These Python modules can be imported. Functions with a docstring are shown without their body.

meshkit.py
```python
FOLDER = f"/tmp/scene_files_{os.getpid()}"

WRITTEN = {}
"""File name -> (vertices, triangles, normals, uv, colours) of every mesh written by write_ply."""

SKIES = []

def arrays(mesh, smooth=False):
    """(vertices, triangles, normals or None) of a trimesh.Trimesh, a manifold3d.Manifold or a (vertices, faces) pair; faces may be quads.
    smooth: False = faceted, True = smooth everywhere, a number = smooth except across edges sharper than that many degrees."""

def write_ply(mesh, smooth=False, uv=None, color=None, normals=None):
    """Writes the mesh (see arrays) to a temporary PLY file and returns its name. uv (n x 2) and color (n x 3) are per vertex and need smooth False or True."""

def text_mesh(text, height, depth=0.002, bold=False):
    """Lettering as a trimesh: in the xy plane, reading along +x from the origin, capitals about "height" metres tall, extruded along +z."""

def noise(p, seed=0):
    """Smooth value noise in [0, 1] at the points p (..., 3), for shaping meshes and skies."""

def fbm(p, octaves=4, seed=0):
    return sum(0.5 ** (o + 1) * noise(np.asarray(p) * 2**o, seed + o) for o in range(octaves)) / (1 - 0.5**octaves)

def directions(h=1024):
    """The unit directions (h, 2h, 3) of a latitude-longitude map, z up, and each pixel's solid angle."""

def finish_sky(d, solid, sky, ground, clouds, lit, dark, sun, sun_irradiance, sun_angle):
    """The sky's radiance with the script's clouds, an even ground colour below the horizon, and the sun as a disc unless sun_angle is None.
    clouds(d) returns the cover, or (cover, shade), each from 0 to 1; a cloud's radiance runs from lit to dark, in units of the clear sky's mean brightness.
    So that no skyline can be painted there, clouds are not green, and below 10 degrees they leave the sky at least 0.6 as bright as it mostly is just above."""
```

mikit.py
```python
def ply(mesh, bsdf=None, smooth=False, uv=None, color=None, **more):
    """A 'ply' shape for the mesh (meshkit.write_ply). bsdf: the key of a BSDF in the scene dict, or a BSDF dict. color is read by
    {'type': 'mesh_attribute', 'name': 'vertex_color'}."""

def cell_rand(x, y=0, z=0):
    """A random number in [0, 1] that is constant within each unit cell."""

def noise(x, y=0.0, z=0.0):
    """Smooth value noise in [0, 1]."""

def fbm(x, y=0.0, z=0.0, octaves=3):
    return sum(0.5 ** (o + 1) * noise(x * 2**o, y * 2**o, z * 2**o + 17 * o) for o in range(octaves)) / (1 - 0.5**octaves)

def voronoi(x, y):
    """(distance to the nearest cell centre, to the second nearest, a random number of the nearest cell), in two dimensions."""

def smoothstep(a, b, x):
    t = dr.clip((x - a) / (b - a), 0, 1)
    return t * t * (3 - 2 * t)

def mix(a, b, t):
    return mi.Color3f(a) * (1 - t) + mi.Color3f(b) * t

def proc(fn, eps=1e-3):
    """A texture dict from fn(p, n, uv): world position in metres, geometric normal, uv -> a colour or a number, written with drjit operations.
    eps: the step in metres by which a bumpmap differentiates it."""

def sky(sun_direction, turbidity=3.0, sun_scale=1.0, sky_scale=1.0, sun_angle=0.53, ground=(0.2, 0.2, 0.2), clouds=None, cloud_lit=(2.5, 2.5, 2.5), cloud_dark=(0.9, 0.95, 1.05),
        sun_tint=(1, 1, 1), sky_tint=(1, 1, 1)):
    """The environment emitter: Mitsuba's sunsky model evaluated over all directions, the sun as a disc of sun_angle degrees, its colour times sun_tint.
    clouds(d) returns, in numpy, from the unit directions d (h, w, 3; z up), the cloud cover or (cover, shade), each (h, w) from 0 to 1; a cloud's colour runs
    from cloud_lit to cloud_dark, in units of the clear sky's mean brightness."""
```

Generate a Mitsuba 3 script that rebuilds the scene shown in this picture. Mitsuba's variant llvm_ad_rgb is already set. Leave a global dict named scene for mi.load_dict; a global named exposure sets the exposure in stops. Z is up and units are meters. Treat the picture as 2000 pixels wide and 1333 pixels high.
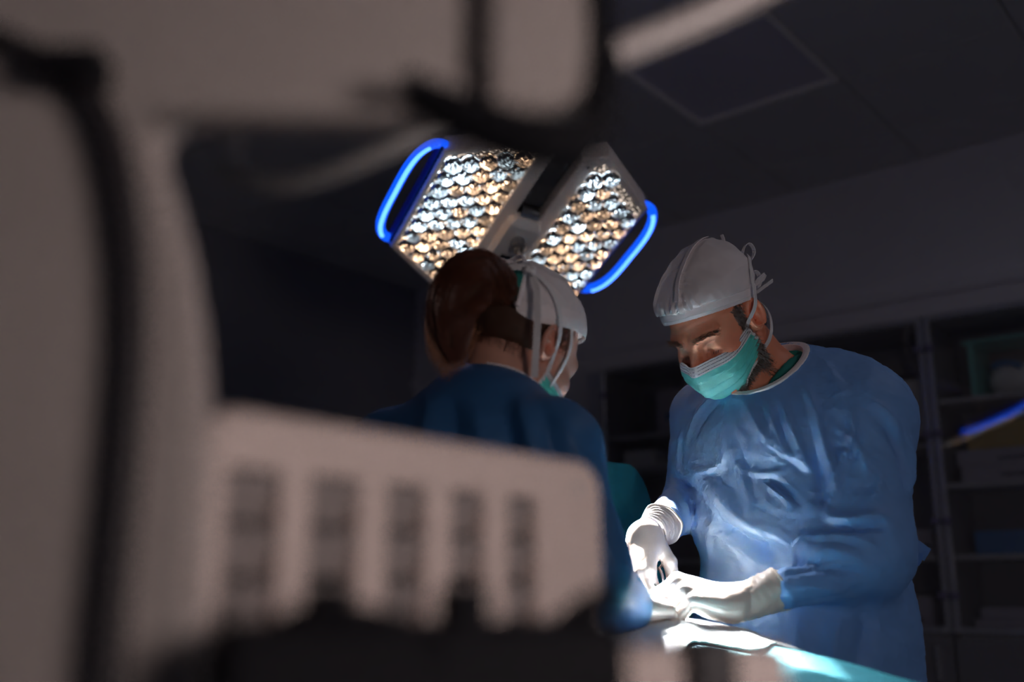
import math
import numpy as np
import trimesh
import manifold3d as m3
import mitsuba as mi
import drjit as dr
import mikit
import meshkit
from scipy.spatial import cKDTree
from scipy.interpolate import CubicSpline
from scipy.ndimage import gaussian_filter1d

T = mi.ScalarTransform4f
scene, labels = {}, {}

# ------------------------------------------------------------------ camera, light, exposure
PITCH, FPX, EYE = math.radians(13.9), 1944.0, np.array([0.0, 0.0, 1.05])
exposure = 0.35
scene['camera'] = {
    'type': 'thinlens', 'fov': math.degrees(2 * math.atan(1000 / FPX)), 'fov_axis': 'x',
    'aperture_radius': 0.0125, 'focus_distance': 1.93, 'near_clip': 0.02, 'far_clip': 50.0,
    'to_world': T().look_at(origin=EYE.tolist(), target=[0, math.cos(PITCH), 1.05 + math.sin(PITCH)], up=[0, 0, 1])}
# the operating lamp: beams of its lens arrays (the lens and led shapes are built with the lamp)
LAMP_C = np.array([0.014, 2.431, 1.949])            # centre of the lamp face
LAMP_N = np.array([0.0748, -0.4041, -0.9117])       # the way it faces
LAMP_G = np.array([-0.4410, 0.8066, -0.3937])       # along the slot between its halves
LAMP_H = np.array([0.8944, 0.4314, -0.1179])        # across the slot
FIELD = np.array([0.285, 1.72, 0.985])              # the operating field
for k, (hh, gg, tint, power, cutoff) in enumerate([(-.17, -.10, (.90, .97, 1), 3.2, 11.0), (-.17, .10, (1, .95, .88), 3.2, 10.5), (-.08, .22, (1, .90, .83), 165, 4.9), (.17, -.10, (1, .90, .83), 165, 4.9),
                                                   (.17, .10, (.95, .97, 1), 165, 4.8), (-.08, -.2, (.93, .97, 1), 3.2, 11.0), (.08, .22, (1, .90, .83), 165, 4.9)]):
    pos = LAMP_C + LAMP_H * hh + LAMP_G * gg + LAMP_N * 0.06
    aim = FIELD + np.array([0.018, -0.055, 0]) * (cutoff < 10) + np.array([0.06, -0.12, -.02]) * (cutoff > 10) + np.array([0.02 * math.cos(k * 2.4), 0.02 * math.sin(k * 2.4), 0])
    scene[f'lamp_beam_{k}'] = {'type': 'spot', 'intensity': {'type': 'rgb', 'value': [power * t for t in tint]}, 'cutoff_angle': float(cutoff), 'beam_width': 2.5,
                               'sampling_weight': 1.0, 'to_world': T().look_at(origin=pos.tolist(), target=aim.tolist(), up=[0.1, 1, 0.2])}
FILL_C, FILL_AIM, FILL_L = np.array([0.68, -0.10, 1.20]), np.array([0.0, 0.75, 1.12]), (12.0, 10.2, 9.8)   # added fill lamp on a stand, unseen, right of the camera

# ------------------------------------------------------------------ helpers


def ray(px, py):
    u, v = (px - 1000) / FPX, (666.5 - py) / FPX
    return np.array([u, math.cos(PITCH) - v * math.sin(PITCH), math.sin(PITCH) + v * math.cos(PITCH)])


def at(px, py, Y):
    """The point at the distance Y (along the floor) that stands at this place of the photograph."""
    d = ray(px, py)
    return EYE + d * (Y / d[1])


def unit(a):
    a = np.asarray(a, float)
    return a / np.linalg.norm(a, axis=-1, keepdims=True)


def part(key, mesh, mat, smooth=30, **more):
    base, n = key, 0
    while key in scene:
        n += 1
        key = f'{base}_{n:03d}'
    scene[key] = mikit.ply(mesh, mat, smooth=smooth, **more)
    return key


def thing(name):
    n, key = 0, name
    while key in scene or any(k.startswith(key + '__') for k in scene):
        n += 1
        key = f'{name}_{n:03d}'
    return key


def tag(key, label=None, cat=None, group=None, kind=None):
    d = {'label': label, 'category': cat, 'group': group, 'kind': kind}
    labels[key] = {k: v for k, v in d.items() if v}


def move(mesh, R=None, t=None):
    """R: rows are the local axes in the world."""
    v, f = np.array(mesh.vertices, float), np.array(mesh.faces)
    if R is not None:
        v = v @ np.asarray(R)
        if np.linalg.det(R) < 0:
            f = f[:, ::-1]
    if t is not None:
        v = v + t
    return trimesh.Trimesh(v, f, process=False)


def tm(man):
    m = man.to_mesh()
    return trimesh.Trimesh(m.vert_properties[:, :3], m.tri_verts, process=False)


def cat(ms):
    return trimesh.util.concatenate(ms)


def rbox(size, r=0.004, seg=3):
    """A box with rounded edges, centred."""
    s = np.maximum(np.asarray(size, float) / 2 - r, 1e-5)
    ico = np.array(trimesh.creation.icosphere(subdivisions=1).vertices) if seg < 4 else np.array(trimesh.creation.icosphere(subdivisions=2).vertices)
    pts = np.concatenate([ico * r + s * np.array([x, y, z]) for x in (-1, 1) for y in (-1, 1) for z in (-1, 1)])
    return tm(m3.Manifold.hull_points(pts))


def cbox(size, c=0.002):
    """A box with chamfered edges, centred: cheap."""
    s = np.asarray(size, float) / 2
    c = min(c, *(s * 0.45))
    pts = [np.array([x, y, z]) * (s - c * (1 - np.eye(3)[k])) for x in (-1, 1) for y in (-1, 1) for z in (-1, 1) for k in range(3)]
    return tm(m3.Manifold.hull_points(np.array(pts)))


def tube(points, radii, sides=12, n=None, flat=1.0, cap=True):
    """A tube along a smooth curve through the points; flat squashes it along its second axis."""
    p = np.asarray(points, float)
    r = np.broadcast_to(np.asarray(radii, float), (len(p),))
    if n:
        s = np.r_[0, np.cumsum(np.linalg.norm(np.diff(p, axis=0), axis=1))]
        q = np.linspace(0, s[-1], n)
        p, r = CubicSpline(s, p)(q), np.interp(q, s, r)
    t = unit(np.gradient(p, axis=0))
    a = np.cross(t[0], [0.31, 0.17, 0.93] if abs(t[0][2]) < .9 else [1, 0.1, 0])
    A = []
    for k in range(len(p)):
        a = unit(a - t[k] * (a @ t[k]))
        A.append(a)
    A = np.array(A)
    B = np.cross(t, A)
    ang = np.arange(sides) * 2 * np.pi / sides
    v = p[:, None] + r[:, None, None] * (np.cos(ang)[None, :, None] * A[:, None] + flat * np.sin(ang)[None, :, None] * B[:, None])
    f = []
    i, j = np.meshgrid(np.arange(len(p) - 1), np.arange(sides), indexing='ij')
    q = np.stack([i * sides + j, i * sides + (j + 1) % sides, (i + 1) * sides + (j + 1) % sides, (i + 1) * sides + j], -1).reshape(-1, 4)
    f = np.vstack([q[:, [0, 1, 2]], q[:, [0, 2, 3]]])
    v = v.reshape(-1, 3)
    if cap:
        n0 = len(v)
        v = np.vstack([v, p[0] - t[0] * r[0] * .35, p[-1] + t[-1] * r[-1] * .35])
        k = np.arange(sides)
        f = np.vstack([f, np.stack([(k + 1) % sides, k, k * 0 + n0], 1), np.stack([k + n0 - sides, (k + 1) % sides + n0 - sides, k * 0 + n0 + 1], 1)])
    return trimesh.Trimesh(v, f, process=False)


def strands(paths, radius, taper=0.35):
    """Many thin hairs as one mesh: paths (N, S, 3)."""
    p = np.asarray(paths, float)
    N, S = p.shape[:2]
    t = unit(np.gradient(p, axis=1) + 1e-9)
    a = unit(np.cross(t, np.array([0.3, 0.5, 0.81])))
    b = np.cross(t, a)
    rr = np.broadcast_to(np.asarray(radius, float).reshape(-1, 1) if np.ndim(radius) else radius, (N, 1)) * np.linspace(1, taper, S)[None]
    ang = np.arange(3) * 2 * np.pi / 3
    v = p[:, :, None] + rr[:, :, None, None] * (np.cos(ang)[:, None] * a[:, :, None] + np.sin(ang)[:, None] * b[:, :, None])
    n, i, j = np.meshgrid(np.arange(N), np.arange(S - 1), np.arange(3), indexing='ij')
    o = n * S * 3
    q = np.stack([o + i * 3 + j, o + i * 3 + (j + 1) % 3, o + (i + 1) * 3 + (j + 1) % 3, o + (i + 1) * 3 + j], -1).reshape(-1, 4)
    return trimesh.Trimesh(v.reshape(-1, 3), np.vstack([q[:, [0, 1, 2]], q[:, [0, 2, 3]]]), process=False)


def ribbon(points, width, across, n=24, thick=0.0007):
    """A flat tape along a smooth curve; across: the direction of its width (one for all or one per point)."""
    p = np.asarray(points, float)
    s = np.r_[0, np.cumsum(np.linalg.norm(np.diff(p, axis=0), axis=1))]
    q = np.linspace(0, s[-1], n)
    c = CubicSpline(s, p)(q)
    t = unit(np.gradient(c, axis=0))
    w = np.asarray(across, float)
    w = np.broadcast_to(w, (len(p), 3)) if w.ndim == 1 else w
    w = np.stack([np.interp(q, s, w[:, k]) for k in range(3)], 1)
    w = unit(w - t * (w * t).sum(1, keepdims=True))
    u = np.cross(t, w)
    ww = np.interp(q, s, np.broadcast_to(width, (len(p),)))[:, None] / 2
    v = np.stack([c - w * ww - u * thick, c + w * ww - u * thick, c + w * ww + u * thick, c - w * ww + u * thick], 1).reshape(-1, 3)
    i, j = np.meshgrid(np.arange(n - 1), np.arange(4), indexing='ij')
    f = np.stack([i * 4 + j, i * 4 + (j + 1) % 4, (i + 1) * 4 + (j + 1) % 4, (i + 1) * 4 + j], -1).reshape(-1, 4)
    e = 4 * (n - 1)
    f = np.vstack([f[:, [0, 1, 2]], f[:, [0, 2, 3]], [[2, 1, 0], [3, 2, 0], [e, e + 1, e + 2], [e, e + 2, e + 3]]])
    return trimesh.Trimesh(v, f, process=False)


def grid_mesh(P, closed_u=False):
    """P (U, V, 3) to a mesh."""
    U, V = P.shape[:2]
    i, j = np.meshgrid(np.arange(U if closed_u else U - 1), np.arange(V - 1), indexing='ij')
    q = np.stack([i * V + j, (i + 1) % U * V + j, (i + 1) % U * V + j + 1, i * V + j + 1], -1).reshape(-1, 4)
    return trimesh.Trimesh(P.reshape(-1, 3), np.vstack([q[:, [0, 1, 2]], q[:, [0, 2, 3]]]), process=False)


def shell(P, thick):
    """A sheet P (U, V, 3) given a thickness: closed mesh."""
    U, V = P.shape[:2]
    n = unit(np.cross(np.gradient(P, axis=0), np.gradient(P, axis=1)) + 1e-12)
    A, B = grid_mesh(P + n * thick / 2), grid_mesh(P - n * thick / 2)
    f = [A.faces, B.faces[:, ::-1] + U * V]
    edge = np.r_[np.arange(V), np.arange(1, U) * V + V - 1, (U - 1) * V + np.arange(V - 1)[::-1], np.arange(1, U - 1)[::-1] * V]
    a, b = edge, np.roll(edge, -1)
    f += [np.stack([a, b, b + U * V], 1), np.stack([a, b + U * V, a + U * V], 1)]
    return trimesh.Trimesh(np.vstack([A.vertices, B.vertices]), np.vstack(f), process=False)


def lathe(profile, sides=32):
    """(r, z) pairs turned around z."""
    pr = np.asarray(profile, float)
    a = np.arange(sides) * 2 * np.pi / sides
    P = np.stack([pr[None, :, 0] * np.cos(a)[:, None], pr[None, :, 0] * np.sin(a)[:, None], np.broadcast_to(pr[:, 1], (sides, len(pr)))], -1)
    return grid_mesh(P, closed_u=True)


def frame_z(z, x=None):
    """Rows x, y, z of a frame with this z axis."""
    z = unit(z)
    x = np.array([1.0, 0.05, 0.1]) if x is None else np.asarray(x, float)
    x = unit(x - z * (x @ z))
    return np.array([x, np.cross(z, x), z])


# -- shapes as signed distances, meshed by surface nets
def s_cap(P, a, b, ra, rb=None):
    a, b = np.asarray(a, float), np.asarray(b, float)
    rb = ra if rb is None else rb
    ab = b - a
    t = np.clip(((P - a) @ ab) / (ab @ ab), 0, 1)
    d = P - a - t[..., None] * ab
    return np.sqrt((d * d).sum(-1)) - (ra + (rb - ra) * t)


def s_ell(P, c, r, R=None):
    q = P - np.asarray(c, float)
    if R is not None:
        q = q @ np.asarray(R).T
    r = np.asarray(r, float)
    k0 = np.sqrt(((q / r) ** 2).sum(-1)) + 1e-9
    k1 = np.sqrt(((q / r ** 2) ** 2).sum(-1)) + 1e-9
    return k0 * (k0 - 1) / k1


def smin(a, b, k):
    h = np.clip(k - np.abs(a - b), 0, None) / k
    return np.minimum(a, b) - h * h * k * 0.25


def smax(a, b, k):
    return -smin(-a, -b, k)


def nets(fn, lo, hi, h, project=2):
    """The surface fn = 0 inside the box as a mesh (naive surface nets), its vertices moved onto the surface."""
    lo, hi = np.asarray(lo, float), np.asarray(hi, float)
    n = np.ceil((hi - lo) / h).astype(int) + 1
    ax = [lo[k] + h * np.arange(n[k]) for k in range(3)]
    val = np.empty(n, np.float32)
    for i0 in range(0, n[0], 24):
        G = np.stack(np.meshgrid(ax[0][i0:i0 + 24], ax[1], ax[2], indexing='ij'), -1)
        val[i0:i0 + 24] = fn(G)
    for k in range(3):                                   # closed at the box
        sl = [slice(None)] * 3
        for e in (0, -1):
            sl[k] = e
            val[tuple(sl)] = np.maximum(val[tuple(sl)], h * .3)
    s = val < 0
    c = [s[i:n[0] - 1 + i, j:n[1] - 1 + j, k:n[2] - 1 + k] for i in (0, 1) for j in (0, 1) for k in (0, 1)]
    cnt = sum(x.astype(np.int8) for x in c)
    act = (cnt > 0) & (cnt < 8)
    idx = np.full(act.shape, -1, np.int64)
    cells = np.argwhere(act)
    idx[act] = np.arange(len(cells))
    acc, num = np.zeros((len(cells), 3)), np.zeros(len(cells))
    corner = [(i, j, k) for i in (0, 1) for j in (0, 1) for k in (0, 1)]
    cv = np.stack([val[cells[:, 0] + i, cells[:, 1] + j, cells[:, 2] + k] for i, j, k in corner], 1)
    for x in range(8):
        for y in range(x + 1, 8):
            if sum(abs(corner[x][q] - corner[y][q]) for q in range(3)) != 1:
                continue
            a, b = cv[:, x], cv[:, y]
            on = (a < 0) != (b < 0)
            t = np.where(on, a / np.where(a - b == 0, 1, a - b), 0)
            acc += on[:, None] * (np.array(corner[x]) + t[:, None] * (np.array(corner[y]) - np.array(corner[x])))
            num += on
    v = lo + h * (cells + acc / num[:, None])
    quads = []
    for k in range(3):
        i, j = (k + 1) % 3, (k + 2) % 3
        sa, sb = [slice(1, -1)] * 3, [slice(1, -1)] * 3
        sa[k], sb[k] = slice(0, -1), slice(1, None)
        a, b = s[tuple(sa)], s[tuple(sb)]
        for sign in (0, 1):
            e = np.argwhere((a != b) & (a == (sign == 0)))
            off = np.ones((1, 3), int)
            off[0, k] = 0
            e = e + off
            di, dj = np.eye(3, dtype=int)[i], np.eye(3, dtype=int)[j]
            g = [idx[tuple((e - di - dj).T)], idx[tuple((e - dj).T)], idx[tuple(e.T)], idx[tuple((e - di).T)]]
            quads.append(np.stack(g if sign == 0 else g[::-1], 1))
    q = np.vstack(quads)
    q = q[(q >= 0).all(1)]
    for _ in range(project):
        d = fn(v)
        e = h * .25
        g = np.stack([fn(v + np.eye(3)[k] * e) - fn(v - np.eye(3)[k] * e) for k in range(3)], 1) / (2 * e)
        gn = (g * g).sum(1, keepdims=True)
        step = -g * (d[:, None] / np.maximum(gn, .25))
        L = np.linalg.norm(step, axis=1, keepdims=True)
        v = v + step * np.minimum(1, h * .6 / np.maximum(L, 1e-12))
    return trimesh.Trimesh(v, np.vstack([q[:, [0, 1, 2]], q[:, [0, 2, 3]]]), process=False)


def vnormals(m):
    return meshkit.arrays(m, True)[2]


def ridged(p, octaves=3, seed=0):
    """Creased noise, 0 to 1, sharp crests."""
    out, amp, tot = 0, 1.0, 0
    for o in range(octaves):
        out = out + amp * (1 - np.abs(2 * meshkit.noise(np.asarray(p) * 2 ** o + 7.3 * o, seed + o) - 1)) ** 2
        tot += amp
        amp *= 0.5
    return out / tot


def fold(v, pts, width, amp, sharp=1.6, n=40, side=None):
    """Height of a fold that runs along the points, fading at its ends."""
    p = np.asarray(pts, float)
    s = np.r_[0, np.cumsum(np.linalg.norm(np.diff(p, axis=0), axis=1))]
    q = np.linspace(0, s[-1], n)
    c = CubicSpline(s, p)(q) if len(p) > 2 else p[0] + (p[1] - p[0]) * (q / s[-1])[:, None]
    d, i = cKDTree(c).query(v, distance_upper_bound=width * 1.5)
    ok = np.isfinite(d)
    i = np.where(ok, i, 0)
    x = q[i] / s[-1]
    fade = np.sin(np.pi * np.clip(x * .92 + .04, 0, 1)) ** .6
    return np.where(ok, amp * np.clip(1 - d / width, 0, 1) ** sharp * fade, 0)
# ------------------------------------------------------------------ materials


def rgb(*c):
    return {'type': 'rgb', 'value': list(c)}


def mat(name, color, rough=0.6, metal=0.0, spec=0.5, two=True, **kw):
    col = color if isinstance(color, dict) else rgb(*color)
    b = {'type': 'principled', 'base_color': col, 'roughness': rough, 'metallic': metal, 'specular': spec, **kw}
    scene[name] = {'type': 'twosided', 'b': b} if two else b
    return name


def var(c, amt, f, seed=0.0, oct=3):
    """A colour that drifts a little with the place (cloth, paint, plastic)."""
    return mikit.proc(lambda p, n, uv: mi.Color3f(*c) * (1 + amt * (2 * mikit.fbm(p.x * f + seed, p.y * f, p.z * f, oct) - 1)))


mat('mat_wall', var((.80, .79, .86), .05, 3.0), .75)
mat('mat_wall_shaded', var((.34, .34, .39), .05, 3.0), .75)  # left wall: its shade is put into a darker colour
mat('mat_tile', var((.60, .59, .61), .04, 6.0), .85)
mat('mat_joint', (.9, .88, .88), .5)
mat('mat_diffuser', (.62, .59, .68), .45)
mat('mat_floor', var((.30, .33, .34), .1, 5.0), .35)
mat('mat_alu', (.62, .62, .66), .35, .85)
mat('mat_cabinet', (.20, .195, .215), .5)
mat('mat_hinge', (.20, .18, .30), .5)
mat('mat_black', (.010, .010, .013), .75, spec=.15)
mat('mat_shelf', (.38, .38, .41), .4)
scene['mat_glass'] = {'type': 'thindielectric', 'int_ior': 1.6}
mat('mat_carton', (.34, .32, .38), .6)
mat('mat_blue_carton', (.03, .15, .35), .5)
mat('mat_tan_carton', (.40, .28, .08), .6)
mat('mat_paper', (.62, .61, .60), .7)
mat('mat_teal_glass', (.15, .45, .42), .15)
mat('mat_ink', (.05, .06, .10), .6)
mat('mat_navy', (.02, .05, .15), .6)

# ------------------------------------------------------------------ the room: a runs left along the back wall, b towards it
RA, RB, RZ = np.array([-.765, .644, 0]), np.array([.644, .765, 0]), np.array([0, 0, 1.0])
ROOM = np.array([RA, RB, RZ])
A0, A1, B0, B1, HT = -2.2, 4.42, -2.4, 4.30, 2.90


def rb_(size, centre, c=0.002, r=None):
    """A chamfered box in room coordinates (a, b, z)."""
    m = cbox(size, c) if r is None else rbox(size, r)
    return move(m, ROOM, np.asarray(centre, float) @ ROOM)


part('floor', rb_((A1 - A0 + .2, B1 - B0 + .2, .1), ((A0 + A1) / 2, (B0 + B1) / 2, -.05)), 'mat_floor', False)
tag('floor', kind='structure')
part('wall_back', rb_((A1 - A0 + .2, .1, HT), ((A0 + A1) / 2, B1 + .05, HT / 2)), 'mat_wall', False)
part('wall_left', rb_((.1, B1 - B0, HT), (A1 + .05, (B0 + B1) / 2, HT / 2)), 'mat_wall_shaded', False)
part('wall_right', rb_((.1, B1 - B0, HT), (A0 - .05, (B0 + B1) / 2, HT / 2)), 'mat_wall', False)
part('wall_front', rb_((A1 - A0 + .2, .1, HT), ((A0 + A1) / 2, B0 - .05, HT / 2)), 'mat_wall', False)
for w in ('back', 'left', 'right', 'front'):
    tag('wall_' + w, kind='structure')
# ceiling: joists' slab with lay-in tiles of 0.6 m and thin light joints
part('ceiling', rb_((A1 - A0 + .2, B1 - B0 + .2, .08), ((A0 + A1) / 2, (B0 + B1) / 2, HT + .06)), 'mat_joint', False)
tag('ceiling', kind='structure')
ga, gb = 1.24, 2.785
tile_ply = mikit.ply(rb_((.592, .592, .03), (0, 0, 0), .004), 'mat_tile', smooth=False)
n_t = 0
for i in range(-6, 6):
    for j in range(-9, 3):
        ca, cb = ga + .6 * i + .3, gb + .6 * j + .3
        if not (A0 - .3 < ca < A1 + .3 and B0 - .3 < cb < B1 + .3):
            continue
        lo_a, hi_a, lo_b, hi_b = max(ca - .3, A0), min(ca + .3, A1), max(cb - .3, B0), min(cb + .3, B1)
        if hi_a - lo_a < .03 or hi_b - lo_b < .03 or (i, j) == (0, 0):
            continue
        key = 'ceiling__tile' + (f'_{n_t:03d}' if n_t else '')
        n_t += 1
        full = hi_a - lo_a > .599 and hi_b - lo_b > .599
        c = np.array([(lo_a + hi_a) / 2, (lo_b + hi_b) / 2, HT + .012]) @ ROOM
        scene[key] = dict(tile_ply, to_world=T().translate(c.tolist())) if full else mikit.ply(rb_((hi_a - lo_a - .008, hi_b - lo_b - .008, .03), ((lo_a + hi_a) / 2, (lo_b + hi_b) / 2, HT + .012), .004), 'mat_tile', smooth=False)
# the switched-off light panel
lc = np.array([ga + .3, gb + .3, HT])
ring = m3.Manifold.cube((.594, .594, .03), True) - m3.Manifold.cube((.552, .552, .1), True)
part('ceiling_light__frame', move(tm(ring), ROOM, (lc + [0, 0, .008]) @ ROOM), 'mat_joint', False)
part('ceiling_light__diffuser', rb_((.552, .552, .012), lc + [0, 0, .012]), 'mat_diffuser', False)
tag('ceiling_light', 'square ceiling light panel, switched off, set among the ceiling tiles', 'ceiling light')
# an added dimmed panel further right, out of view, fill for the back wall
lc2 = np.array([ga - .6 * 3 + .3, gb - .6 + .3, HT])
part('ceiling_light_001__frame', move(tm(ring), ROOM, (lc2 + [0, 0, -.018]) @ ROOM), 'mat_cabinet', False)
key = part('ceiling_light_001__diffuser', rb_((.552, .552, .012), lc2 + [0, 0, -.014]), 'mat_diffuser', False)
scene[key]['emitter'] = {'type': 'area', 'radiance': rgb(1.5, 1.47, 1.7), 'sampling_weight': .6}
tag('ceiling_light_001', 'added fill light panel in the ceiling, dimly lit, above the cabinets past the right edge', 'ceiling light')
# cornice strip above the cabinets
part('trim_1', rb_((A1 - A0, .03, .05), ((A0 + A1) / 2, B1 - .016, 2.29), .004), 'mat_wall', False)
tag('trim_1', kind='structure')

# ------------------------------------------------------------------ glass-fronted cabinets along the back wall
CF, CD, CT = 3.94, .34, 2.09          # front plane, depth, height
edges = [2.75, 1.98, 1.205, .44, -.33]
shelf_z = {0: (1.17, 1.60, 1.755), 1: (1.167, 1.595), 2: (1.168, 1.432, 1.755), 3: (1.17, 1.45, 1.76)}
cab_name = ['glass-fronted cabinet of dark shelves between the two surgeons', 'glass-fronted cabinet directly behind the bearded surgeon, with a framed sheet inside',
            'glass-fronted cabinet at the surgeon\'s back, holding stacked white cartons', 'glass-fronted cabinet with empty shelves, past the one of stacked cartons']
for k in range(4):
    hi_a, lo_a = edges[k], edges[k + 1]
    mid, w = (hi_a + lo_a) / 2, hi_a - lo_a
    K = 'glass_cabinet' + (f'_{k:03d}' if k else '')
    th = .018
    body = [rb_((th, CD, CT), (hi_a - th / 2 - .001, CF + CD / 2 + .012, CT / 2)), rb_((th, CD, CT), (lo_a + th / 2 + .001, CF + CD / 2 + .012, CT / 2)),
            rb_((w - .04, .008, CT - .06), (mid, CF + CD, CT / 2)), rb_((w - .04, CD, .02), (mid, CF + CD / 2 + .012, .07)), rb_((w - .04, CD, .03), (mid, CF + CD / 2 + .012, CT - .015))]
    part(K + '__body', cat(body), 'mat_cabinet', False)
    part(K + '__counter', rb_((w - .04, CD - .01, .024), (mid, CF + CD / 2 + .01, .872)), 'mat_shelf', False)
    for z in shelf_z[k]:
        part(K + '__shelf', rb_((w - .042, CD - .03, .02), (mid, CF + CD / 2 + .012, z - .01)), 'mat_shelf', False)
    # upper glass door in an aluminium frame, lower cupboard door
    zb, zt = .885, CT - .004
    fw = .024
    fr = [rb_((fw, .02, zt - zb), (hi_a - fw / 2 - .003, CF, (zt + zb) / 2), .004), rb_((fw, .02, zt - zb), (lo_a + fw / 2 + .003, CF, (zt + zb) / 2), .004),
          rb_((w - 2 * fw - .006, .02, fw), (mid, CF, zt - fw / 2), .004), rb_((w - 2 * fw - .006, .02, fw), (mid, CF, zb + fw / 2), .004)]
    part(K + '__door', cat(fr), 'mat_alu', False)
    part(K + '__door__pane', rb_((w - 2 * fw - .004, .0005, zt - zb - 2 * fw), (mid, CF, (zt + zb) / 2), .0001), 'mat_glass', False)
    for z in (1.02, 1.29, 1.62, 1.955):
        part(K + '__door__hinge', rb_((.03, .028, .026), (lo_a + .022, CF - .016, z), .006), 'mat_hinge', False)
        part(K + '__door__hinge', rb_((.03, .028, .026), (hi_a - .022, CF - .016, z), .006), 'mat_hinge', False)
    part(K + '__cupboard_door', rb_((w - .008, .02, .76), (mid, CF, .49), .004), 'mat_cabinet', False)
    part(K + '__cupboard_door__handle', rb_((.012, .02, .12), (lo_a + .06, CF - .02, .78), .005), 'mat_alu', False)
    tag(K, cab_name[k], 'cabinet', 'glass cabinets along the back wall')


def carton(name, a, z, size, m, label, catg, lid=None, b=.14, group='supplies in the cabinets', band=None):
    """A packed box on a shelf: body, overlapping lid flap, printed band."""
    w, d, h = size
    k = thing(name)
    part(k + '__body', rb_((w, d, h), (a, CF + .015 + b, z + h / 2), .003), m, False)
    b += .015
    part(k + '__flap', rb_((w * .98, .003, h * .3), (a, CF + b - d / 2 - .001, z + h * .8), .0008), lid or m, False)
    if band:
        part(k + '__printed_band', rb_((w * .5, .002, h * .16), (a - w * .1, CF + b - d / 2 - .001, z + h * .35), .0005), band, False)
    tag(k, label, catg, group)


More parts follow.
